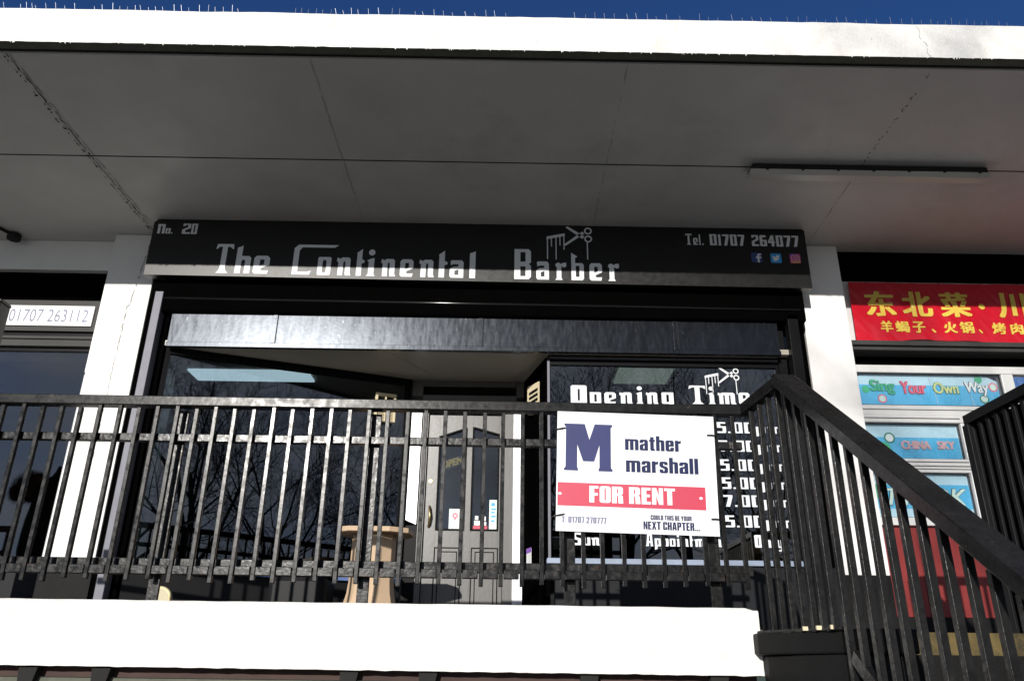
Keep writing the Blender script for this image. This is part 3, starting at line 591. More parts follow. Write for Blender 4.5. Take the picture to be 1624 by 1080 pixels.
build('door_pane', lite(-.611, -.358, 1.985, 2.065), 'doorglass', door)
build('door_pane', lite(-.301, -.056, 2.075, 2.015), 'doorglass', door)
bd = MB()
for x0, x1, za, zb in ((-.611, -.358, 1.985, 2.065), (-.301, -.056, 2.075, 2.015)):
    bd.box(x0 - .004, x0 + .012, yd - .006, yd - .001, 1.12, za); bd.box(x1 - .012, x1 + .004, yd - .006, yd - .001, 1.12, zb)
    bd.box(x0 + .013, x1 - .013, yd - .006, yd - .001, 1.12, 1.136)
    bd.bar((x0 + .013, yd - .0035, za - .006), (x1 - .013, yd - .0035, zb - .006), .004, .014)
build('glazing_bead', bd, 'doordark', door)
wm = MB()
for x0, x1, zt in ((-.600, -.368, 1.97), (-.290, -.066, 2.0)):
    n = 20
    for i in range(n): x = x0 + (x1 - x0) * (i + .5) / n; wm.box(x - .0007, x + .0007, yd + .0255, yd + .027, 1.14, zt)
    for i in range(70): z = 1.145 + (zt - 1.145) * i / 70; wm.box(x0, x1, yd + .0275, yd + .029, z, z + .0014)
build('wire_mesh', wm, 'greyalu', door)
pn = MB()
for x0, x1 in ((-.615, -.375), (-.290, -.050)):
    for a, b in ((0, .010), (.035, .043)):
        z0, z1 = .33 + a, .975 - a; xa, xb = x0 + a, x1 - a; t = b - a
        pn.box(xa, xa + t, yd - .003, yd - .0005, z0, z1).box(xb - t, xb, yd - .003, yd - .0005, z0, z1).box(xa + t + .0005, xb - t - .0005, yd - .003, yd - .0005, z1 - t, z1).box(xa + t + .0005, xb - t - .0005, yd - .003, yd - .0005, z0, z0 + t)
build('panel_moulding', pn, 'doordark', door)
hd = MB(); hd.tube([(-.672, yd - .004, 1.33), (-.668, yd - .035, 1.31), (-.662, yd - .052, 1.24), (-.668, yd - .035, 1.17), (-.672, yd - .004, 1.15)], [.012, .010, .011, .010, .012], 8)
build('handle', hd, 'brass', door, smooth=True)
build('keyhole_plate', MB().wallprism(circ(-.675, 1.56, .016, 12), yd - .006, yd - .0005), 'brass', door)
st = build('notice', MB().box(-.495, -.385, yd + .012, yd + .0175, 1.137, 1.315), 'mint', door)
pin = MB().flat([circ(-.44, 1.255, .026, 16), circ(-.44, 1.255, .011, 10)], lambda a, b: (a, yd + .011, b)).flat([[(-.452, 1.237), (-.44, 1.205), (-.428, 1.237)]], lambda a, b: (a, yd + .0105, b))
build('map_pin', pin, 'pink', st)
st = build('notice', MB().box(-.278, -.15, yd + .012, yd + .0175, 1.137, 1.168), 'redband', door)
bt = MB()
for x, z, w, h in ((-.268, 1.172, .05, .04), (-.262, 1.22, .03, .035), (-.205, 1.172, .045, .03), (-.19, 1.21, .025, .04)): bt.box(x, x + w, yd + .013, yd + .017, z, z + h)
build('printed_figures', bt, 'whiteink', st)
st = build('notice', MB().box(-.135, -.065, yd + .012, yd + .0175, 1.14, 1.40), 'mint', door)
tb = MB()
for i, zz in enumerate((1.345, 1.31, 1.28, 1.245, 1.205)): tb.box(-.118, -.085 + .01 * (i % 2), yd + .0105, yd + .0115, zz, zz + (.028 if i == 0 else .014))
build('printed_lines', tb, 'tblue', st)
op = MB().wallprism([(-.60, 1.66), (-.38, 1.73), (-.38, 1.82), (-.60, 1.75)], yd + .031, yd + .036)
ob = build('hanging_notice', op, 'inkblack', door)
ot = MB(); wall_text(ot, 'OPEN', -.585, -.39, 1.680, 1.745, yd + .0295, bold=.005, drop=-.060)
build('lettering', ot, 'yellow', ob)

# dim interior behind the glass
inn = MB()
def inward(mb, x0, x1, y0, y1, z0, z1):
    return mb
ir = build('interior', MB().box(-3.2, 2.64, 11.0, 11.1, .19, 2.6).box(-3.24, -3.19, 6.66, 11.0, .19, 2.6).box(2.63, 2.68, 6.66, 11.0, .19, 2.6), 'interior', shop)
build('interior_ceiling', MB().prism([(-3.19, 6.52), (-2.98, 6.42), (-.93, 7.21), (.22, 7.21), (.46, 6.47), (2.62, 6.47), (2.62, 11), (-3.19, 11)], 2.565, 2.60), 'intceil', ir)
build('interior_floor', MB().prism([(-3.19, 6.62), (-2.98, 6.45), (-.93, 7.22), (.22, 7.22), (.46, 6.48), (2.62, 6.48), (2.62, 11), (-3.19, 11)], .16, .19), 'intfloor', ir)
build('light_panel', MB().box(-3.0, -1.87, 7.0, 7.285, 2.545, 2.563), 'panel', ir)
build('light_panel', MB().box(1.035, 1.54, 6.64, 7.19, 2.545, 2.563), emit_mat('lit_panel_tree_tint', (.75, .82, .62), .9, (.6, .62, .52)), ir)  # green cast of the mirrored trees put into this panel's glow

# ------------------------------------------------------------------ window lettering
lt = MB(); yl = 6.4015
h1 = .165
for ch, x, x2 in (('O', .553, .690), ('p', .716, .812), ('e', .840, .938), ('n', .968, 1.082), ('i', 1.112, 1.172), ('n', 1.196, 1.300), ('g', 1.330, 1.432), ('T', 1.566, 1.712), ('i', 1.730, 1.790), ('m', 1.812, 1.968), ('e', 1.990, 2.085), ('s', 2.115, 2.200)):
    if ch == 'T': build('window_lettering', lt, 'letter', shop); lt = MB()
    glyph(lt, ch, x, 2.081 + (x - .553) * .0125, x2 - x, h1, yl)
build('window_lettering', lt, 'letter', shop)
rows = [(1.842, '5.00pm'), (1.684, '7.00pm'), (1.522, '5.00pm'), (1.371, '5.00pm'), (1.226, '7.00pm'), (1.062, '5.00pm')]
for z, s in rows:
    lt = MB(); x = 1.782
    for ch, w in zip(s, (.078, .03, .085, .085, .085, .13)):
        glyph(lt, ch, x, z, w - .004, .094, yl); x += w + .012
    build('hours_lettering', lt, 'letter', shop)
for s, x, adv in (('Sun', .546, 1), ('Appointment', 1.128, 1), ('Only', 2.0, 1)):
    lt = MB()
    for ch in s:
        w = {'S': .082, 'u': .07, 'n': .074, 'A': .078, 'p': .064, 'o': .058, 'i': .038, 't': .04, 'm': .10, 'e': .066, 'O': .07, 'l': .03, 'y': .062}[ch]
        if s == 'Appointment': w *= .94
        glyph(lt, ch, x, .905, w - .010, .098, yl); x += w
    build('window_lettering', lt, 'letter', shop)
# generic comb and scissors device above the word on the window and on the sign
def device(mb, x, z, s, y):
    F = lambda a, b: (x + a * s, y, z + b * s)
    mb.flat([[(-.02, .42), (.60, .56), (.58, .66), (.0, .53)]], F)
    for a, b0, b1 in ((.01, -.30, .44), (.14, .16, .47), (.29, -.32, .50), (.42, .20, .53), (.55, .05, .56)): mb.flat(R_(a - .005, b0, a + .028, b1), F)
    mb.flat([[(.62, .88), (.68, .93), (1.24, .55), (1.17, .46)]], F)
    mb.flat([[(.56, .24), (.61, .19), (1.24, .66), (1.17, .74)]], F)
    mb.flat([circ(1.36, .76, .13, 16), circ(1.36, .76, .08, 14)], F)
    mb.flat([circ(1.36, .46, .13, 16), circ(1.36, .46, .08, 14)], F)
    mb.flat(R_(1.31, -.30, 1.345, .34), F)
    return mb
build('window_emblem', device(MB(), 1.716, 2.245, .20, yl), 'letter', shop)

# ------------------------------------------------------------------ shop sign
sign = thing('shop_sign', (-.25, 6.16, 3.1), 'long black shop sign with white lettering above the barber shutter', 'sign')
sp = MB()
sp.add([(-3.15, 6.12, 3.100), (2.645, 6.12, 3.068), (2.645, 6.12, 3.64), (2.60, 6.12, 3.675), (-3.12, 6.12, 3.650), (-3.15, 6.12, 3.62),
        (-3.15, 6.20, 3.100), (2.645, 6.20, 3.068), (2.645, 6.20, 3.64), (2.60, 6.20, 3.675), (-3.12, 6.20, 3.650), (-3.15, 6.20, 3.62)],
       [(0, 1, 2, 3, 4, 5), (11, 10, 9, 8, 7, 6), (1, 0, 6, 7), (2, 1, 7, 8), (3, 2, 8, 9), (4, 3, 9, 10), (5, 4, 10, 11), (0, 5, 11, 6)])
build('sign_panel', sp, 'sign', sign)
sl_ = MB(); yS = 6.1175
def zb(x): return 3.124 - (x + 2.55) * .0049
for ch, x0, x1, h in (('T', -2.560, -2.405, .285), ('h', -2.373, -2.242, .275), ('e', -2.215, -2.078, .285), ('C', -1.876, -1.700, .295), ('o', -1.658, -1.543, .285), ('n', -1.495, -1.365, .285), ('t', -1.325, -1.252, .265), ('i', -1.232, -1.155, .275), ('n', -1.108, -.978, .275), ('e', -.940, -.825, .275), ('n', -.775, -.642, .275), ('t', -.608, -.528, .265), ('a', -.508, -.388, .275), ('l', -.335, -.285, .265),
                      ('B', .055, .200, .295), ('a', .247, .357, .285), ('r', .412, .508, .275), ('b', .553, .662, .27), ('e', .711, .821, .275), ('r', .872, .970, .275)):
    if ch in 'CB' and x0 in (-1.876, .055): build('sign_lettering', sl_, 'letter', sign); sl_ = MB()
    glyph(sl_, ch, x0, zb(x0), x1 - x0, h, yS)
build('sign_lettering', sl_, 'letter', sign)
build('sign_emblem', device(MB(), .340, 3.395, .27, yS), 'letter', sign)
nl = MB(); x = -3.107
for ch, w, h in (('N', .072, .095), ('o', .050, .086), ('.', .020, .09), (' ', .075, 0), ('2', .080, .105), ('0', .060, .105)):
    if ch != ' ': glyph(nl, ch, x, 3.505, w - .008, h, yS)
    x += w
build('house_number', nl, 'letter', sign)
tl = MB(); x = 1.572
for ch, w in zip('Tel. 01707 264077', (.088, .066, .032, .034, .055, .092, .052, .088, .088, .088, .066, .092, .092, .092, .09, .09, .09)):
    if ch != ' ': glyph(tl, ch, x, 3.478 - (x - 1.57) * .004, (w - .018) * .78, .112 if ch not in 'e.' else .115, yS)
    x += w * .735
# stretch the line to its measured end
xmax = max(v[0] for v in tl.v); tl.v = [(1.572 + (v[0] - 1.572) * (2.582 - 1.572) / (xmax - 1.572), v[1], v[2]) for v in tl.v]
build('phone_number', tl, 'letter', sign)
def rsq(x0, z0, s, r=.012):
    pts = []
    for cx, cz, a0 in ((x0 + s - r, z0 + r, -90), (x0 + s - r, z0 + s - r, 0), (x0 + r, z0 + s - r, 90), (x0 + r, z0 + r, 180)):
        for k in range(4): a = math.radians(a0 + k * 30); pts.append((cx + r * math.cos(a), cz + r * math.sin(a)))
    return pts
FW = lambda a, b: (a, yS, b)
def tile(x, z, s, m): return build('social_tile', MB().flat([rsq(x, z, s)], FW), m, sign)
S_ = .095
t = tile(2.142, 3.312, S_, 'fblue')
F2 = lambda a, b: (2.142 + a * S_, yS - .002, 3.312 + b * S_)
build('emblem', MB().flat([[(.56, 0), (.73, 0), (.73, .44), (.90, .44), (.93, .60), (.73, .60), (.73, .70), (.79, .77), (.93, .77), (.93, .92), (.72, .92), (.60, .86), (.56, .74), (.56, .60), (.42, .60), (.42, .44), (.56, .44)]], F2), 'letter', t)
t = tile(2.312, 3.310, S_, 'tblue')
F2 = lambda a, b: (2.312 + a * S_, yS - .002, 3.310 + b * S_)
build('emblem', MB().flat([[(.14, .26), (.32, .24), (.26, .32), (.20, .40), (.24, .41), (.17, .52), (.22, .52), (.17, .66), (.24, .76), (.36, .64), (.50, .60), (.51, .70), (.60, .80), (.72, .78), (.86, .78), (.80, .70), (.86, .66), (.78, .62), (.76, .44), (.64, .27), (.46, .18), (.28, .19)]], F2), 'letter', t)
t = tile(2.482, 3.308, S_, 'magenta')
F2 = lambda a, b: (2.482 + a * S_, yS - .002, 3.308 + b * S_)
def rr(c, s, r): return [((p[0]), (p[1])) for p in rsq(c - s / 2, c - s / 2, s, r)]
build('emblem', MB().flat([rr(.5, .78, .22), rr(.5, .62, .15)], F2).flat([circ(.5, .5, .20, 16), circ(.5, .5, .12, 14)], F2).flat([circ(.70, .70, .05, 8)], F2), 'salmon', t)
build('tile_tint', MB().flat([[(.06, .02), (.94, .02), (.90, .30), (.1, .22)]], lambda a, b: (2.482 + a * S_, yS - .001, 3.308 + b * S_)), 'orange', t)
build('tile_tint', MB().flat([[(.04, .62), (.6, .96), (.94, .98), (.06, .98)]], lambda a, b: (2.482 + a * S_, yS - .001, 3.308 + b * S_)), 'purple', t)
for x in (-3.11, 2.60):
    build('sign_bolt', MB().wallprism(circ(x, 3.33, .008, 8), 6.112, 6.1195), 'greyalu', sign)

# ------------------------------------------------------------------ small fittings in the lobby
al = thing('vent_box', (-1.1, 6.9, 2.2), 'cream slotted box on the slanted window beside the door', 'box')
e_ = Vector((dAB.x, dAB.y, 0)); n_ = Vector((nAB.x, nAB.y, 0))
def sbox(mb, c, w, d, z0, z1):
    a = Vector(c); pts = [a - e_ * w / 2 + n_ * d, a + e_ * w / 2 + n_ * d, a + e_ * w / 2, a - e_ * w / 2]
    return mb.prism([(p.x, p.y) for p in pts], z0, z1)
q = A + (B - A) * .885; cV = (q.x, q.y, 0)
bx = MB(); sbox(bx, Vector(cV) + n_ * .035, .19, .02, 2.06, 2.325)
build('housing', bx, 'cream', al, bevel=.01)
fr = MB(); c0 = Vector(cV) + n_ * .056
sbox(fr, c0 - e_ * .085, .02, .03, 2.06, 2.325); sbox(fr, c0 + e_ * .085, .02, .03, 2.06, 2.325); sbox(fr, c0, .012, .026, 2.06, 2.298)
sbox(fr, c0, .15, .03, 2.299, 2.325)
for k in range(14): sbox(fr, c0 - e_ * .0405, .066, .018, 2.065 + k * .014, 2.071 + k * .014); sbox(fr, c0 + e_ * .0405, .066, .018, 2.065 + k * .014, 2.071 + k * .014)
build('front_grille', fr, 'cream', al)
bx = MB(); sbox(bx, c0 - e_ * .04, .064, .003, 2.07, 2.296); sbox(bx, c0 + e_ * .04, .064, .003, 2.07, 2.296)
build('slot', bx, 'cavity', al)
a2 = thing('alarm_box', (.27, 6.8, 2.2), 'cream wedge shaped alarm box on the dark return wall right of the door', 'alarm box')
build('housing', MB().prism([(.300, 6.62), (.345, 6.56), (.335, 6.64), (.275, 6.83), (.200, 6.83), (.19, 6.80)], 2.10, 2.365), 'cream', a2, bevel=.012)
sv = MB()
for z in (2.19, 2.235, 2.28): sv.bar((.2085, 6.768, z), (.2792, 6.650, z + .012), .004, .026)
build('slot', sv, 'cavity', a2)

# ------------------------------------------------------------------ neighbour shop on the left
ls = thing('neighbour_shopfront', (-5, 6.6, .19), 'grey framed shopfront reflecting the sky, cut off by the photo edge', 'shopfront')
build('lintel', MB().box(-7, -3.607, 6.50, 6.7, 3.325, zsof(6.5) - .004), 'pillar', ls)
build('shutter_recess', MB().box(-7, -3.607, 6.56, 6.7, 3.012, 3.323), 'shutterbox', ls)
build('metal_band', MB().box(-7, -3.607, 6.49, 6.7, 2.712, 3.01), 'greyalu', ls)
build('frame', MB().box(-7, -3.607, 6.52, 6.6, 2.66, 2.710), 'darkalu', ls)
build('frame', MB().box(-7, -3.607, 6.47, 6.6, 2.63, 2.658), 'greyalu', ls, bevel=.003)
build('frame', MB().box(-7, -3.607, 6.48, 6.6, 2.565, 2.625), 'greyalu', ls, bevel=.003)
build('frame', MB().box(-7, -3.607, 6.52, 6.6, 2.53, 2.563), 'darkalu', ls)
build('pane', MB().box(-7, -3.607, 6.535, 6.543, .66, 2.529), 'glass', ls)
build('blind', MB().box(-7, -3.62, 6.60, 6.61, 2.46, 2.53), 'blind', ls)
build('stall_riser', MB().box(-7, -3.607, 6.50, 6.6, .18, .658), 'riser', ls)
build('interior', MB().box(-7, -3.3, 9.0, 9.1, .19, 2.7).box(-7.1, -7, 6.6, 9, .19, 2.7).box(-3.42, -3.3, 7.21, 8.99, .19, 2.7).box(-7, -3.42, 6.72, 8.99, 2.64, 2.70).box(-7, -3.42, 6.62, 8.99, .1, .19), 'cavity', ls)
pb = thing('phone_board', (-4.1, 6.47, 2.76), 'white board with a thin black telephone number on the grey shop band', 'board')
build('panel', MB().box(-4.95, -3.702, 6.474, 6.489, 2.757, 2.95), 'whiteink', pb)
tx = MB(); wall_text(tx, '01707 263112', -4.445, -3.745, 2.793, 2.915, 6.4735, spacing=1.05)
build('lettering', tx, 'greyink', pb)

# divider standing on the terrace at the left edge of view
dv = thing('divider_panel', (-3.97, 5.53, .19), 'tall black divider panel standing on the terrace at the photo edge', 'panel')
build('panel', MB().box(-4.10, -3.848, 5.47, 5.6, .19, 2.52), 'sign', dv, bevel=.006)
build('cap', MB().box(-4.105, -3.845, 5.465, 5.603, 2.522, 2.545), 'sign', dv, bevel=.004)

# unseen shaggy figure, added for its mirror image in the neighbour's glass
ta = thing('shaggy_figure', (-4.75, 4.8, .19), 'tall shaggy brown figure on the terrace, mirrored in the neighbouring shop glass', 'figure')
def lump(mb, c, r, seed, amp=.22, nu=26, nv=18):
    vs = []; fs = []
    for j in range(nv + 1):
        for i in range(nu):
            th = math.pi * j / nv; ph = 2 * math.pi * i / nu
            d = Vector((math.sin(th) * math.cos(ph), math.sin(th) * math.sin(ph), math.cos(th)))
            k = 1 + amp * noise.noise(d * 2.2 + Vector((seed, 0, 0))) + amp * .5 * noise.noise(d * 7 + Vector((0, seed, 0)))
            vs.append((c[0] + d.x * r[0] * k, c[1] + d.y * r[1] * k, c[2] + d.z * r[2] * k))
    for j in range(nv):
        for i in range(nu):
            fs.append((j * nu + i, (j + 1) * nu + i, (j + 1) * nu + (i + 1) % nu, j * nu + (i + 1) % nu))
    return mb.add(vs, fs)
def fuzz(mb, c, r, n, l, seed):
    rnd = random.Random(seed)
    for i in range(n):
        d = Vector((rnd.gauss(0, 1), rnd.gauss(0, 1), rnd.gauss(0, 1))).normalized()
        p = Vector((c[0] + d.x * r[0] * .95, c[1] + d.y * r[1] * .95, c[2] + d.z * r[2] * .95))
        e = p + (d + Vector((rnd.uniform(-.5, .5), rnd.uniform(-.5, .5), rnd.uniform(-.7, .2)))) * l
        s = d.cross(Vector((0, 0, 1))) * .006
        mb.add([p - s, p + s, e], [(0, 1, 2)])
    return mb
K = 1.235
def mir(p): return (p[0] * K, 6.5 - (p[1] - 6.5) - 1.5, p[2] * K)
hm = lump(MB(), mir((-3.98, 6.70, 1.36)), (.17, .15, .135), 3); lump(hm, mir((-4.09, 6.68, 1.31)), (.085, .10, .085), 4)
fuzz(hm, mir((-4.0, 6.70, 1.37)), (.18, .15, .145), 1900, .05, 5); fuzz(hm, mir((-4.09, 6.68, 1.31)), (.085, .10, .085), 600, .04, 6)
build('head', hm, 'fur', ta, smooth=True)
bm_ = lump(MB(), mir((-3.83, 6.72, .84)), (.18, .18, .80), 8); lump(bm_, mir((-3.80, 6.72, 1.30)), (.16, .14, .16), 9)
fuzz(bm_, mir((-3.83, 6.72, .90)), (.19, .19, .70), 900, .04, 10)
build('body', bm_, 'furdark', ta, smooth=True)
wr = thing('wooden_rack', (-5.3, 4.9, .19), 'brown wooden rack on the terrace beside the shaggy figure, mirrored in the glass', 'rack')
build('rail', MB().box(-6.4, -5.0, 4.86, 4.89, 1.21, 1.27), 'tan', wr); build('rail', MB().box(-6.4, -5.0, 4.86, 4.89, .99, 1.03), 'tan', wr)
for x in (-5.04, -5.7, -6.3): build('leg', MB().box(x - .02, x + .02, 4.82, 4.855, .19, 1.27), 'tan', wr)

# ------------------------------------------------------------------ restaurant on the right
rsx = thing('restaurant_front', (4.5, 6.6, .19), 'restaurant front with white plastic windows over red panels', 'shopfront')
XR = 6.6
build('shutter_recess', MB().box(3.032, XR, 6.47, 6.7, 3.352, zsof(6.47) - .004), 'shutterbox', rsx)
build('sign_backing', MB().box(3.032, XR, 6.53, 6.7, 2.71, 3.35), 'upvc', rsx)
build('ledge', MB().box(3.032, XR, 6.40, 6.7, 2.665, 2.708), 'greyalu', rsx, bevel=.004)
build('ledge_face', MB().box(3.032, XR, 6.43, 6.7, 2.63, 2.663), 'greyalu', rsx)
build('dark_gap', MB().box(3.032, XR, 6.60, 6.7, 2.517, 2.628), 'shutterbox', rsx)
f = MB(); y0, y1 = 6.50, 6.58
f.box(3.032, XR, y0, y1, 2.445, 2.515)                     # head
f.box(3.032, 3.066, y0, y1, 1.175, 2.444)
f.box(4.365, 4.47, y0, y1, 2.145, 2.444)
f.box(3.067, 4.60, y0, y1, 2.055, 2.144)
f.box(3.067, 4.60, y0, y1, 1.555, 1.605)
f.box(3.985, 4.08, y0, y1, 1.175, 1.554); f.box(3.985, 4.08, y0, y1, 1.606, 2.054)
f.box(3.067, XR, y0 - .03, y1, 1.108, 1.174)
f.box(4.60, XR, y0, y1, 1.555, 2.144) if False else None
build('window_frame', f, 'upvc', rsx, bevel=.006)
cs = MB(); y2 = 6.485
cs.box(3.067, 3.98, y2, y1 - .002, 1.985, 2.053).box(3.067, 3.98, y2, y1 - .002, 1.608, 1.668).box(3.905, 3.98, y2, y1 - .002, 1.669, 1.984)
cs.box(3.905, 3.983, y2, y1 - .002, 1.177, 1.553)
build('casement', cs, 'upvc', rsx, bevel=.006)
gl = MB().box(3.067, 4.364, 6.530, 6.536, 2.146, 2.443).box(3.067, 3.904, 6.530, 6.536, 1.670, 1.983).box(3.067, 3.904, 6.530, 6.536, 1.177, 1.553).box(4.471, XR, 6.53, 6.536, 2.146, 2.443).box(4.082, XR, 6.53, 6.536, 1.177, 2.054)
build('pane', gl, 'clearglass', rsx)
rp = MB(); x = 3.032
while x < XR - .1: rp.box(x, x + .338, 6.515, 6.6, .405, 1.106); x += .342
build('red_panel', rp, 'redpanel', rsx, bevel=.003)
build('plinth', MB().box(3.032, XR, 6.50, 6.6, .18, .403), 'blackbase', rsx)
build('interior', MB().box(3.04, XR, 8.0, 8.1, .19, 2.7).box(3.04, 3.1, 7.21, 7.99, .19, 2.7), 'interior', rsx)
gk = MB()
for x0, x1, z0, z1 in ((3.067, 4.364, 2.146, 2.443), (3.067, 3.904, 1.670, 1.983), (3.067, 3.904, 1.177, 1.553)):
    gk.box(x0, x1, 6.520, 6.529, z1 - .009, z1).box(x0, x1, 6.520, 6.529, z0, z0 + .008).box(x0, x0 + .007, 6.520, 6.529, z0 + .009, z1 - .010).box(x1 - .008, x1, 6.520, 6.529, z0 + .009, z1 - .010)
build('gasket', gk, 'inkblack', rsx)
bv = MB()
for x0, x1, z in ((3.067, 4.60, 2.10), (3.067, 3.905, 2.018), (3.067, 3.905, 1.637), (3.067, 3.985, 1.58)): bv.box(x0, x1, 6.480 if z in (2.018, 1.637) else 6.4965, 6.4995 if z not in (2.018, 1.637) else 6.4845, z, z + .006)
build('frame_groove', bv, 'greyalu', rsx)
# banner
bn = thing('banner', (4.5, 6.46, 2.73), 'red vinyl banner with yellow Chinese characters tied above the restaurant window', 'banner')
def bz(x): return 0.012 * math.sin(x * 5.3) + .008 * math.sin(x * 12.1 + 1)
def by(x, z): return 6.485 + .010 * noise.noise(Vector((x * 2.3, z * 3.1, 0))) + .004 * noise.noise(Vector((x * 9, z * 6, 4))) + .0045 * noise.noise(Vector((x * 22 + z * 15, z * 5, 9))) + .004 * max(0, 1 - abs(x - 3.52 - .18 * (3.1 - z)) / .05) * noise.noise(Vector((x * 40, z * 30, 2)))
build('sheet', grid_sheet(3.135, 6.2, 0, 1, 200, 40, lambda x, t: (x + (1 - t) * -.004, by(x, 2.745 + t * .575), 2.745 + t * .575 + bz(x) * (1 - t))), 'banner', bn, smooth=True)
yy = MB(); yB = 6.4665
tmp = MB()
for ch, xa, xb, za, zbb in (('东', 3.265, 3.535, 2.985, 3.225), ('北', 3.60, 3.87, 2.985, 3.225), ('菜', 3.945, 4.22, 2.985, 3.225), ('川', 4.47, 4.74, 2.985, 3.225)):
    wall_text(tmp, ch, xa, xb, za, zbb, yB, bold=.011)
tmp.flat([circ(4.325, 3.09, .03, 14)], lambda a, b: (a, yB, b))
for ch, xa, xb in (('羊', 3.365, 3.475), ('蝎', 3.50, 3.625), ('子', 3.655, 3.77), ('火', 3.935, 4.055), ('锅', 4.08, 4.205), ('烤', 4.375, 4.50), ('肉', 4.545, 4.66)):
    wall_text(tmp, ch, xa, xb, 2.825, 2.93, yB, bold=.005)
for xa in (3.825, 4.245): wall_text(tmp, '、', xa, xa + .035, 2.825, 2.86, yB, bold=.003)
tmp.v = [(v[0], by(v[0], v[2]) - .004 - (yB - v[1]), v[2]) for v in tmp.v]
build('lettering', tmp, 'yellow', bn)
ey = MB()
for x in (3.30, 3.62, 3.98, 4.35, 4.7): ey.tube([(x, 6.475, 3.312), (x - .004, 6.50, 3.352)], .003, 5)
build('tie', ey, 'inkblack', bn)
# posters inside the panes
def poster(label, x0, x1, z0, z1, bands, cuts=.03):
    p = thing('poster', ((x0 + x1) / 2, 6.55, z0), label, 'poster', 'blue posters in the restaurant window')
    build('sheet', MB().wallprism([(x0, z0), (x1, z0), (x1, z1 - cuts), (x1 - cuts * 2, z1), (x0 + cuts, z1), (x0, z1 - cuts)], 6.550, 6.556), 'paleblue', p)
    for za, zb_, m in bands: build('colour_band', MB().box(x0 + .001, x1 - .001, 6.5475, 6.5485, za, zb_), m, p)
    return p
yP = 6.546
def dots(p, items):
    for cx, cz, r, m, ring in items:
        if ring: build('dot', MB().flat([circ(cx, cz, r, 20)], lambda a, b: (a, yP, b)), ring, p)
        build('dot', MB().flat([circ(cx, cz, r * (.72 if ring else 1), 20)], lambda a, b: (a, yP - .001, b)), m, p)
def outlined(p, text, x0, x1, z0, z1, m, mo, bold=.003, shear=0, o=.0035):
    a = MB(); wall_text(a, text, x0 - o, x1 + o, z0 - o * .6, z1 + o * .6, yP - .0015, bold=bold + o, shear=shear); build('lettering_outline', a, mo, p)
    a = MB(); wall_text(a, text, x0, x1, z0, z1, yP - .0055, bold=bold, shear=shear); build('lettering', a, m, p)
p = poster('wide blue poster with multicoloured words and spots in the top pane', 3.08, 4.345, 2.15, 2.44, [(2.151, 2.345, 'midblue'), (2.151, 2.235, 'lowblue')][:1], .05)
outlined(p, 'Sing', 3.205, 3.42, 2.255, 2.385, 'green', 'dkgreen', .003)
outlined(p, 'Your', 3.475, 3.70, 2.265, 2.375, 'pink', 'crimson', .003)
outlined(p, 'Own', 3.765, 3.985, 2.270, 2.370, 'lime', 'dkgreen', .003)
outlined(p, 'Way', 4.045, 4.25, 2.250, 2.380, 'whiteink', 'inkblack', .003)
dots(p, [(3.165, 2.30, .035, 'green', None), (3.30, 2.215, .04, 'mint', 'pink'), (4.18, 2.405, .034, 'green', None), (4.30, 2.335, .042, 'mint', 'pink'), (4.20, 2.225, .042, 'mint', 'dkgreen')])
sc_ = MB()
for x, za, zc in ((3.74, 2.30, 2.425), (3.765, 2.17, 2.285), (3.34, 2.41, 2.435), (4.08, 2.16, 2.26)): sc_.bar((x, yP - .007, zc), (x + .012, yP - .007, za), .005, .002)
build('scratch', sc_, 'whiteink', p)
p = poster('blue poster with faded pink capitals in the middle pane', 3.07, 3.90, 1.672, 1.981, [(1.673, 1.868, 'midblue')], .0)
outlined(p, 'CHINA', 3.39, 3.64, 1.765, 1.835, 'salmon', 'salmon', .004, 0, .001)
outlined(p, 'SKY', 3.70, 3.85, 1.768, 1.835, 'salmon', 'salmon', .004, 0, .001)
dots(p, [(3.30, 1.862, .048, 'whiteink', 'dkgreen'), (3.24, 1.765, .06, 'green', None)])
p = poster('blue poster with large pale slanted letters in the bottom pane', 3.07, 3.90, 1.18, 1.55, [(1.26, 1.46, 'midblue')], .02)
outlined(p, 'TikTOK', 3.18, 3.86, 1.285, 1.425, 'mint', 'inkblack', .004, .25, .004)
dots(p, [(3.13, 1.40, .06, 'green', None)])

# ------------------------------------------------------------------ ceiling fittings
tb = thing('strip_light', (2.8, 5.25, 3.6), 'unlit fluorescent strip light fixed under the canopy', 'light')
build('body', MB().box(1.92, 3.78, 5.205, 5.345, 3.652, zsof(5.345) - .004), 'crack', tb)  # body made black to stand in for the shadow on the soffit above
build('diffuser', MB().add([(1.90, 5.20, 3.650), (3.80, 5.20, 3.650), (3.80, 5.23, 3.618), (1.90, 5.23, 3.618), (1.90, 5.31, 3.618), (3.80, 5.31, 3.618), (1.90, 5.34, 3.650), (3.80, 5.34, 3.650)],
      [(0, 3, 2, 1), (3, 4, 5, 2), (4, 6, 7, 5), (0, 1, 7, 6), (0, 6, 4, 3), (1, 2, 5, 7)]), 'tube', tb)
cl = MB()
for k in range(7): x = 2.02 + k * .28; cl.box(x, x + .02, 5.192, 5.2, 3.64, 3.668)
build('clip', cl, 'crack', tb)
jb = thing('junction_box', (-4.6, 6.45, 3.6), 'small black junction box and cable under the canopy above the phone number', 'junction box')
build('box', MB().prism([(-4.55 + .06 * math.cos(a), 6.40 + .06 * math.sin(a)) for a in [k * math.pi / 4 for k in range(8)]], 3.575, zsof(6.4) - .003), 'crack', jb, bevel=.006)
build('cable', MB().tube([(-4.55, 6.40, 3.618), (-4.72, 6.1, 3.638), (-4.98, 5.7, 3.665)], .014, 6), 'crack', jb)

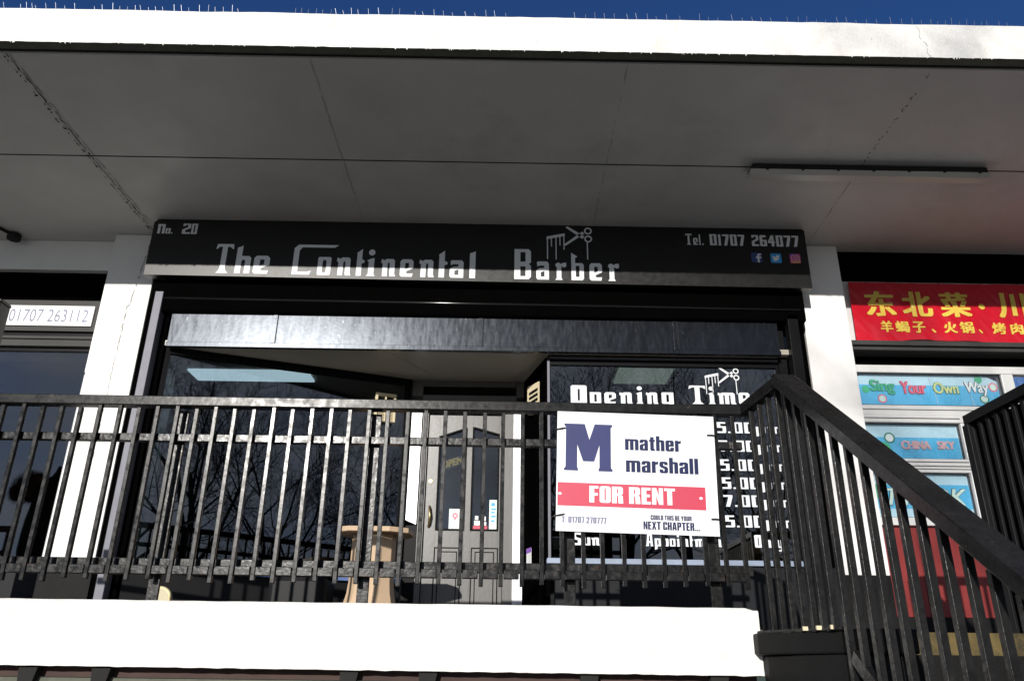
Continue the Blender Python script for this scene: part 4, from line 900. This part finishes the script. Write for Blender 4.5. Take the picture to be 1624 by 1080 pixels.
# ------------------------------------------------------------------ terrace
tr = thing('terrace', (0, 5.2, 0), 'raised concrete terrace with a broad sunlit white edge', 'terrace')
def edge():
    mb = MB(); xs = [-7 + i * .04 for i in range(208)]
    xs = [x for x in xs if x < 1.262] + [1.262]
    vs = []
    for x in xs:
        j = .003 * noise.noise(Vector((x * 6, 2, 0))); jb = .004 * noise.noise(Vector((x * 15, 5, 0)))
        zt = .2865 + j; zl = -.0155 + jb - (x + 2.4) * .002
        if x > 1.24: zt -= .012
        vs += [(x, 4.10, zl), (x, 4.10, zt - .008), (x, 4.108, zt), (x, 4.175, zt), (x, 4.18, .19)]
    fs = []
    for i in range(len(xs) - 1):
        for k in range(4): a = i * 5 + k; fs.append((a, a + 5, a + 6, a + 1))
    e = len(xs) * 5 - 5
    fs.append((e, e + 4, e + 3, e + 2, e + 1)[::1])
    return mb.add(vs, fs)
build('edge_beam', edge(), 'white', tr)
build('slab', MB().box(-7, 1.258, 4.101, 6.2, -.012, .12), 'floor', tr)
build('floor', MB().box(-7, 1.30, 4.182, 7.2, .121, .19).box(1.3005, 7, 4.45, 7.2, .121, .19), 'floor', tr)
build('interior_slab', MB().box(-7, 7, 7.3, 12, .0, .15), 'floor', tr)

# ------------------------------------------------------------------ undercroft below the terrace
uc = thing('undercroft_front', (0, 4.6, -1.5), 'dark brown trimmed shopfront in the shade under the terrace edge', 'shopfront')
build('beam', MB().box(-7, 1.25, 4.19, 4.5, -.065, -.018), 'brown', uc)
build('trim', MB().box(-7, 1.25, 4.17, 4.3, -.105, -.068), 'lip', uc, bevel=.004)
build('gutter', MB().box(-7, 1.25, 4.145, 4.3, -.155, -.112), 'bin', uc, bevel=.004)
build('dark_glazing', MB().box(-7, 1.25, 4.32, 4.4, -1.5, -.16), 'darkalu', uc)
for x in (-2.28, -1.93, -.74, -.66 + .3, .42, 1.05):
    build('bracket', MB().wallprism([(x - .03, -.16), (x + .02, -.16), (x + .05, -.022), (x - .04, -.022)], 4.13, 4.18), 'crack', uc)

# ------------------------------------------------------------------ front railing
rl = thing('front_railing', (-1, 4.2, .19), 'black iron railing with level handrail along the terrace edge', 'railing')
def rzl(x, a, b): return a + (x + 2.8) * (b - a) / 4.1
build('handrail', MB().add([(-3.6, 4.165, 1.312), (1.325, 4.165, 1.304), (1.325, 4.235, 1.304), (-3.6, 4.235, 1.312), (-3.6, 4.165, 1.367), (1.325, 4.165, 1.360), (1.325, 4.235, 1.360), (-3.6, 4.235, 1.367)],
      [(0, 3, 2, 1), (4, 5, 6, 7), (0, 1, 5, 4), (1, 2, 6, 5), (2, 3, 7, 6), (3, 0, 4, 7)]), 'hand', rl, bevel=.005)
build('middle_rail', MB().box(-3.6, 1.30, 4.203, 4.243, 1.118, 1.160), 'rail', rl, bevel=.003)
build('bottom_rail', MB().box(-3.6, 1.30, 4.231, 4.272, .452, .503), 'rail', rl, bevel=.003)
lower = MB()
BX = [-3.0 + .1055 * k + (-2.65 + 3.0 - .1055 * 3) for k in range(41)]
BX = [x for x in BX if x < 1.26]
for a, b in zip(BX[:-1], BX[1:]): lower.box(a + .0135, b - .0135, 4.176, 4.216, .418, .462)
build('bottom_flange', lower, 'rail', rl, bevel=.003)
bar0 = MB().box(-.0108, .0108, 4.172, 4.196, .386, 1.306)
bb = None
rb = random.Random(4)
for i, x in enumerate(BX):
    if bb is None:
        bb = build('baluster', bar0, 'bar', rl, bevel=.002); b = bb
    else:
        b = bb.copy(); C.objects.link(b); b.parent = rl
    b.location.x = x + rb.uniform(-.004, .004); b.location.z = rb.uniform(-.012, .010)
pm = MB().box(-.030, .030, 4.244, 4.262, .20, 1.300)
pp = None
for x in (-2.86, -1.795, -.722, .345, 1.105):
    if pp is None: pp = build('post', pm, 'rail', rl, bevel=.003); b = pp
    else: b = pp.copy(); C.objects.link(b); b.parent = rl
    b.location.x = x
pf = MB().box(-.05, .05, 4.225, 4.28, .19, .20)
# ------------------------------------------------------------------ stair railing (returns to the street and drops with the steps)
sr = thing('stair_railing', (1.4, 3.4, .19), 'black iron stair railing rising to a peak then sloping down the steps', 'railing')
P0 = Vector((1.318, 4.20, 1.332)); PA = Vector((1.403, 3.800, 1.372)); PB = Vector((1.50, 2.34, .225)); 
dr_ = (PB - PA); PC = PA + dr_ * 1.55
build('return_handrail', MB().bar(P0, PA, .056, .06), 'hand', sr, bevel=.004)
build('sloping_handrail', MB().bar(PA + Vector((.012, 0, .010)), PC + Vector((.020, 0, .030)), .118, .056), 'hand', sr, bevel=.004)
def path(s):    # point on the railing line by distance along plan
    l1 = (Vector((PA.x, PA.y)) - Vector((P0.x, P0.y))).length
    if s < l1: return P0 + (PA - P0) * (s / l1)
    l2 = (Vector((PC.x, PC.y)) - Vector((PA.x, PA.y))).length
    return PA + (PC - PA) * ((s - l1) / l2)
s = .09; k = 0
while s < 2.35:
    p = path(s)
    zt = p.z - .035
    y = p.y
    if y > 3.46: zbm = .165
    else: zbm = zt - 1.12
    w = .028
    build('baluster', MB().bar((p.x, p.y, zbm), (p.x, p.y, zt), w, w, (0, 1, 0)), 'stairbar', sr, bevel=.002)
    s += .092 if s < .5 else .108
build('bottom_stringer', MB().bar((1.43, 3.42, .06), (1.53, 1.9, -1.13), .03, .06), 'rail', sr, bevel=.003)

# the railing on the far side of the steps
fr_ = thing('far_railing', (2.7, 4, .19), 'black railing on the far side of the steps, seen almost edge on', 'railing')
build('handrail', MB().bar((2.655, 4.33, 1.338), (2.665, 2.9, 1.338), .062, .056), 'bin', fr_, bevel=.004)
build('handrail', MB().bar((2.70, 4.25, 1.338), (5.5, 4.25, 1.338), .06, .056), 'bin', fr_, bevel=.004)
yv = 4.30
while yv > 2.9:
    build('baluster', MB().box(2.645, 2.672, yv - .014, yv + .014, .06, 1.309), 'bin', fr_, bevel=.002); yv -= .078
xb = 2.78
while xb < 5.4:
    build('baluster', MB().box(xb - .013, xb + .013, 4.237, 4.263, .33, 1.309), 'bin', fr_); xb += .1055
build('bottom_rail', MB().box(2.70, 5.5, 4.23, 4.27, .42, .50), 'rail', fr_)
build('post', MB().box(2.62, 2.70, 4.29, 4.345, .19, 1.309), 'bin', fr_, bevel=.003)
build('side_plate', MB().box(2.674, 2.690, 2.9, 4.28, .19, 1.30), 'shutterbox', fr_)

# ------------------------------------------------------------------ pier and steps
pr = thing('stair_pier', (1.4, 3.9, -1.5), 'black painted stair pier with a thick coping beside the white terrace edge', 'pier')
def dpier(g_, z0, z1): return MB().prism([(1.262 - g_ * .9, 4.098 + g_), (1.262 - g_, 4.02), (1.455 + g_, 3.46 - g_), (1.70, 3.46 - g_), (1.70, 4.098 + g_)], z0, z1)
build('shaft', dpier(0, -1.5, .068), 'blackbase', pr, bevel=.006)
cp = dpier(.04, .07, .168); 
build('coping', cp, 'blackbase', pr, bevel=.010)
deb = MB(); rd = random.Random(6)
for k in range(60):
    t_ = rd.random(); x = 1.23 + t_ * .21; y = 4.03 - t_ * .55; r = rd.uniform(.006, .018)
    lump(deb, (x + .01, y + .01, .17), (r, r, r * .6), k, .4, 6, 4)
build('debris', deb, 'moss', pr)
br = MB()
for k in range(3): t_ = .52 + k * .15; br.box(1.236 + t_ * .2 - .004, 1.236 + t_ * .2 + .018, 4.01 - t_ * .55 - .012, 4.01 - t_ * .55, .168, .185)
build('fixing_plate', br, 'cream', pr)
sp_ = thing('steps', (2.2, 3.3, -1.5), 'dark concrete steps with a worn yellow painted top edge', 'steps')
build('top_edge', MB().box(1.702, 2.90, 4.20, 4.449, .082, .190), 'step', sp_, bevel=.004)
for k in range(9):
    yk = 4.20 - .28 * k; zk = .08 - .165 * k
    build('step', MB().box(1.702, 2.90, yk - .28 + .002, yk + (0.24 if k == 0 else 0), max(-1.5, zk - .165), zk - .002), 'blackbase', sp_)

# ------------------------------------------------------------------ for rent board
fb = thing('letting_board', (.70, 4.155, .64), 'white letting board with a red band cable tied to the black railing', 'board')
fb.rotation_euler = (0, 0, 0)
bl = MB().wallprism([(.268, .659), (1.121, .641), (1.141, 1.287), (.285, 1.306)], 4.157, 4.161)
build('panel', bl, 'board', fb)
def bmap(u, v):   # u 0..1 across, v 0..1 up the board
    x = .268 + u * .853 + v * (.017 + .003 * u); z = .659 - .018 * u + v * .647 - .001 * u * v
    return x, z
def board_text(text, u0, u1, v0, v1, m, name='lettering', y=4.1555):
    return build(name, heavy_text(MB(), text, u0, u1, v0, v1, lambda a, b: (bmap(a, b)[0], y, bmap(a, b)[1])), m, fb)
bnd = MB().flat([[(.008, .392), (.925, .352), (.925, .200), (.008, .224)]], lambda a, b: (bmap(a, b)[0], 4.1556, bmap(a, b)[1]))
bnd = MB().flat([[(.008, .394), (.925, .392), (.925, .205), (.008, .204)]], lambda a, b: (bmap(a, b)[0], 4.1556, bmap(a, b)[1]))
build('red_band', bnd, 'redband', fb)
mm = [[(.045, .895), (.175, .895), (.205, .76), (.238, .895), (.350, .895), (.350, .88), (.340, .865), (.340, .525), (.350, .51), (.350, .495), (.262, .495), (.262, .51), (.268, .525), (.268, .715), (.235, .575), (.165, .575), (.128, .715), (.128, .525), (.134, .51), (.134, .495), (.045, .495), (.045, .51), (.055, .525), (.055, .865), (.045, .88)]]
build('monogram', MB().flat(mm, lambda a, b: (bmap(a, b)[0], 4.1556, bmap(a, b)[1])), 'navy', fb)
board_text('mather', .430, .785, .684, .812, 'navydark')
board_text('marshall', .434, .888, .498, .630, 'navydark')
board_text('FOR RENT', .205, .735, .236, .372, 'whiteink', 'band_lettering', 4.1535)
board_text('T: 01707 270777', .035, .310, .068, .118, 'greyink')
board_text('COULD THIS BE YOUR', .580, .832, .114, .152, 'navydark')
board_text('NEXT CHAPTER...', .535, .882, .036, .100, 'navydark')
ft = MB()
for u, v in ((.022, .30), (.895, .30)): ft.flat([circ(u, v, .011, 12)], lambda a, b: (bmap(a, b)[0], 4.1535, bmap(a, b)[1]))
build('fixing_hole', ft, 'whiteink', fb)
for u, v, s_ in ((.02, .845, -1), (.985, .835, 1), (.02, .125, -1), (.985, .135, 1)):
    x, z = bmap(u, v)
    build('cable_tie', MB().tube([(x - s_ * .028, 4.153, z + (.006 if s_ < 0 else 0)), (x, 4.150, z), (x + s_ * .022, 4.158, z - .004), (x + s_ * .03, 4.19, z - .004)], .0045, 5), 'tie', fb)

# ------------------------------------------------------------------ things on the terrace
pdx = thing('pedestal_table', (-.98, 6.0, .19), 'pale timber pedestal table with flared base beside the door', 'table')
def flare(mb, cx, cy, prof):   # square column, half width per height
    n = len(prof); vs = []; fs = []
    for z, hx, hy in prof: vs += [(cx - hx, cy - hy, z), (cx + hx, cy - hy, z), (cx + hx, cy + hy, z), (cx - hx, cy + hy, z)]
    for i in range(n - 1):
        for k in range(4): fs.append((i * 4 + k, i * 4 + (k + 1) % 4, i * 4 + 4 + (k + 1) % 4, i * 4 + 4 + k))
    fs.append((3, 2, 1, 0)); fs.append(tuple((n - 1) * 4 + k for k in range(4)))
    return mb.add(vs, fs)
fl = MB(); prof = [(.19, .215), (.27, .205), (.34, .185), (.41, .158), (.48, .143), (.56, .136), (.90, .134)]
vs = []; fs = []; n8 = 8
base = [(-.62, -.80), (.30, -1.0), (.90, -.55), (1.0, .3), (.62, .80), (-.30, 1.0), (-.90, .55), (-1.0, -.3)]
for z, hw in prof: vs += [(-.965 + bx_ * hw * 1.18, 6.02 + by_ * hw, z) for bx_, by_ in base]
for i in range(len(prof) - 1):
    for k in range(n8): fs.append((i * n8 + k, i * n8 + (k + 1) % n8, (i + 1) * n8 + (k + 1) % n8, (i + 1) * n8 + k))
fs.append(tuple(range(n8 - 1, -1, -1))); fs.append(tuple((len(prof) - 1) * n8 + k for k in range(n8)))
fl.add(vs, fs)
build('column', fl, 'wood', pdx, bevel=.004)
build('table_top', MB().prism([(-1.20, 5.86), (-1.13, 5.82), (-.83, 5.82), (-.70, 5.90), (-.68, 6.1), (-.75, 6.2), (-1.15, 6.2), (-1.22, 6.1)], .902, .94), 'wood', pdx, bevel=.006)
pl = thing('planter_box', (-1.4, 6.15, .19), 'black plastic planter box in front of the slanted window', 'planter')
build('body', MB().box(-1.70, -1.28, 5.95, 6.3, .19, .60), 'bin', pl, bevel=.04)
build('rim', MB().box(-1.715, -1.265, 5.935, 6.315, .602, .635), 'bin', pl, bevel=.012)
ds = thing('ochre_disc', (-2.50, 6.02, .19), 'round ochre disc leaning behind a railing post', 'disc')
build('plate', MB().wallprism(circ(-2.525, .435, .092, 28), 6.10, 6.13), 'disc', ds, bevel=.006)
build('rim_ring', MB().flat([circ(-2.525, .435, .080, 28), circ(-2.525, .435, .076, 28)], lambda a, b: (a, 6.098, b)), 'brass', ds)
build('foot', MB().box(-2.56, -2.49, 6.10, 6.20, .19, .335), 'bin', ds)
wc = thing('wooden_cabinet', (2.2, 7.0, .19), 'orange wooden cabinet inside the window beneath the painted opening hours', 'cabinet')
build('carcass', MB().box(1.98, 2.60, 6.75, 7.2, .19, 1.02), 'cabinet', wc, bevel=.006)
build('upright_panel', MB().box(2.28, 2.58, 7.21, 7.26, 1.02, 1.75), 'cabinet', wc)
build('worktop', MB().box(1.96, 2.62, 6.73, 7.22, 1.022, 1.05), 'tan', wc)
lf = thing('leaflet', (.17, 6.9, .8), 'purple topped white leaflet on the dark return beside the door', 'leaflet')
build('sheet', MB().prism([(.195, 6.93), (.232, 6.80), (.234, 6.801), (.197, 6.931)], .77, .93), 'whiteink', lf)
build('heading', MB().prism([(.1935, 6.929), (.2305, 6.799), (.2315, 6.7992), (.1945, 6.9292)], .90, .94), 'purple', lf)

# ------------------------------------------------------------------ bare trees across the road (seen mirrored in the glass)
def grow(seed, h, rad):
    rnd = random.Random(seed); tr_, cr = MB(), MB()
    def limb(p, d, l, r, lvl):
        n = 5 if lvl < 2 else 4
        pts = [Vector(p)]; dd = Vector(d).normalized(); rr_ = [r]
        for i in range(n):
            dd = (dd + Vector((rnd.uniform(-.22, .22), rnd.uniform(-.22, .22), rnd.uniform(-.08, .16)))).normalized()
            pts.append(pts[-1] + dd * l / n); rr_.append(max(r * (1 - .62 * (i + 1) / n), .009))
        (tr_ if lvl < 2 else cr).tube(pts, rr_, 7 if lvl == 0 else (5 if lvl == 1 else 3), cap=False)
        if lvl == 4: return
        nb = (7, 6, 5, 4)[lvl]
        for k in range(nb):
            t = rnd.uniform(.30 if lvl else .42, 1.0); i = min(int(t * n), n - 1); q = pts[i].lerp(pts[i + 1], t * n - i)
            ang = rnd.uniform(.45, 1.0); az_ = rnd.uniform(0, 6.283)
            ax = dd.orthogonal().normalized(); ax = (Matrix.Rotation(az_, 3, dd) @ ax)
            nd = (Matrix.Rotation(ang, 3, ax) @ (pts[i + 1] - pts[i]).normalized()); nd.z += .12
            limb(q, nd, l * rnd.uniform(.50, .72), rr_[i] * rnd.uniform(.42, .62), lvl + 1)
    limb((0, 0, 0), (rnd.uniform(-.06, .06), 0, 1), h * .55, rad, 0)
    return tr_, cr
protos = [grow(s_, h, r) for s_, h, r in ((11, 17.0, .26), (23, 19.0, .30), (37, 15.5, .24))]
pm_ = []
for tr_, cr in protos:
    a = bpy.data.meshes.new('trunk'); a.from_pydata([tuple(v) for v in tr_.v], [], tr_.f); a.materials.append(M['bark'])
    b = bpy.data.meshes.new('crown'); b.from_pydata([tuple(v) for v in cr.v], [], cr.f); b.materials.append(M['bark'])
    pm_.append((a, b))
spots = [(1.4, -24, 2, 15), (4.4, -23, 0, 0), (8.2, -27, 1, 40), (12.4, -24, 2, 110), (16.6, -27.5, 0, 200), (21.0, -25, 1, 260), (26, -28, 2, 310), (31, -26, 0, 75)]
for i, (x, y, k, rz) in enumerate(spots):
    t = thing('bare_tree', (x, y, -1.604), 'bare winter tree mirrored in the glass, %s of its row across the road' % ORD[i], 'tree', 'bare trees across the road')
    t.rotation_euler = (0, 0, math.radians(rz))
    for nm, me in (('trunk', pm_[k][0]), ('crown', pm_[k][1])):
        o = bpy.data.objects.new(nm, me); C.objects.link(o); o.parent = t
hg = MB()
vs = []; fs = []; nx = 150
for i in range(nx + 1):
    x = -45 + i * .7
    for j, (dy, dz) in enumerate(((0, 0), (-.15, 1.0), (.1, 1.9), (.7, 2.2), (1.3, 1.8), (1.5, 0))):
        nn = noise.noise(Vector((x * .8, j * 1.7, 3))) * .5 * (0 if dz == 0 else 1)
        vs.append((x, -37 - dy + nn, -1.61 + dz + nn))
for i in range(nx):
    for j in range(5): a = i * 6 + j; fs.append((a, a + 1, a + 7, a + 6))
hg.add(vs, fs)
solo('hedge', hg, 'hedge', (0, -37, -1.6), 'dark clipped hedge behind the bare trees across the road', 'hedge')
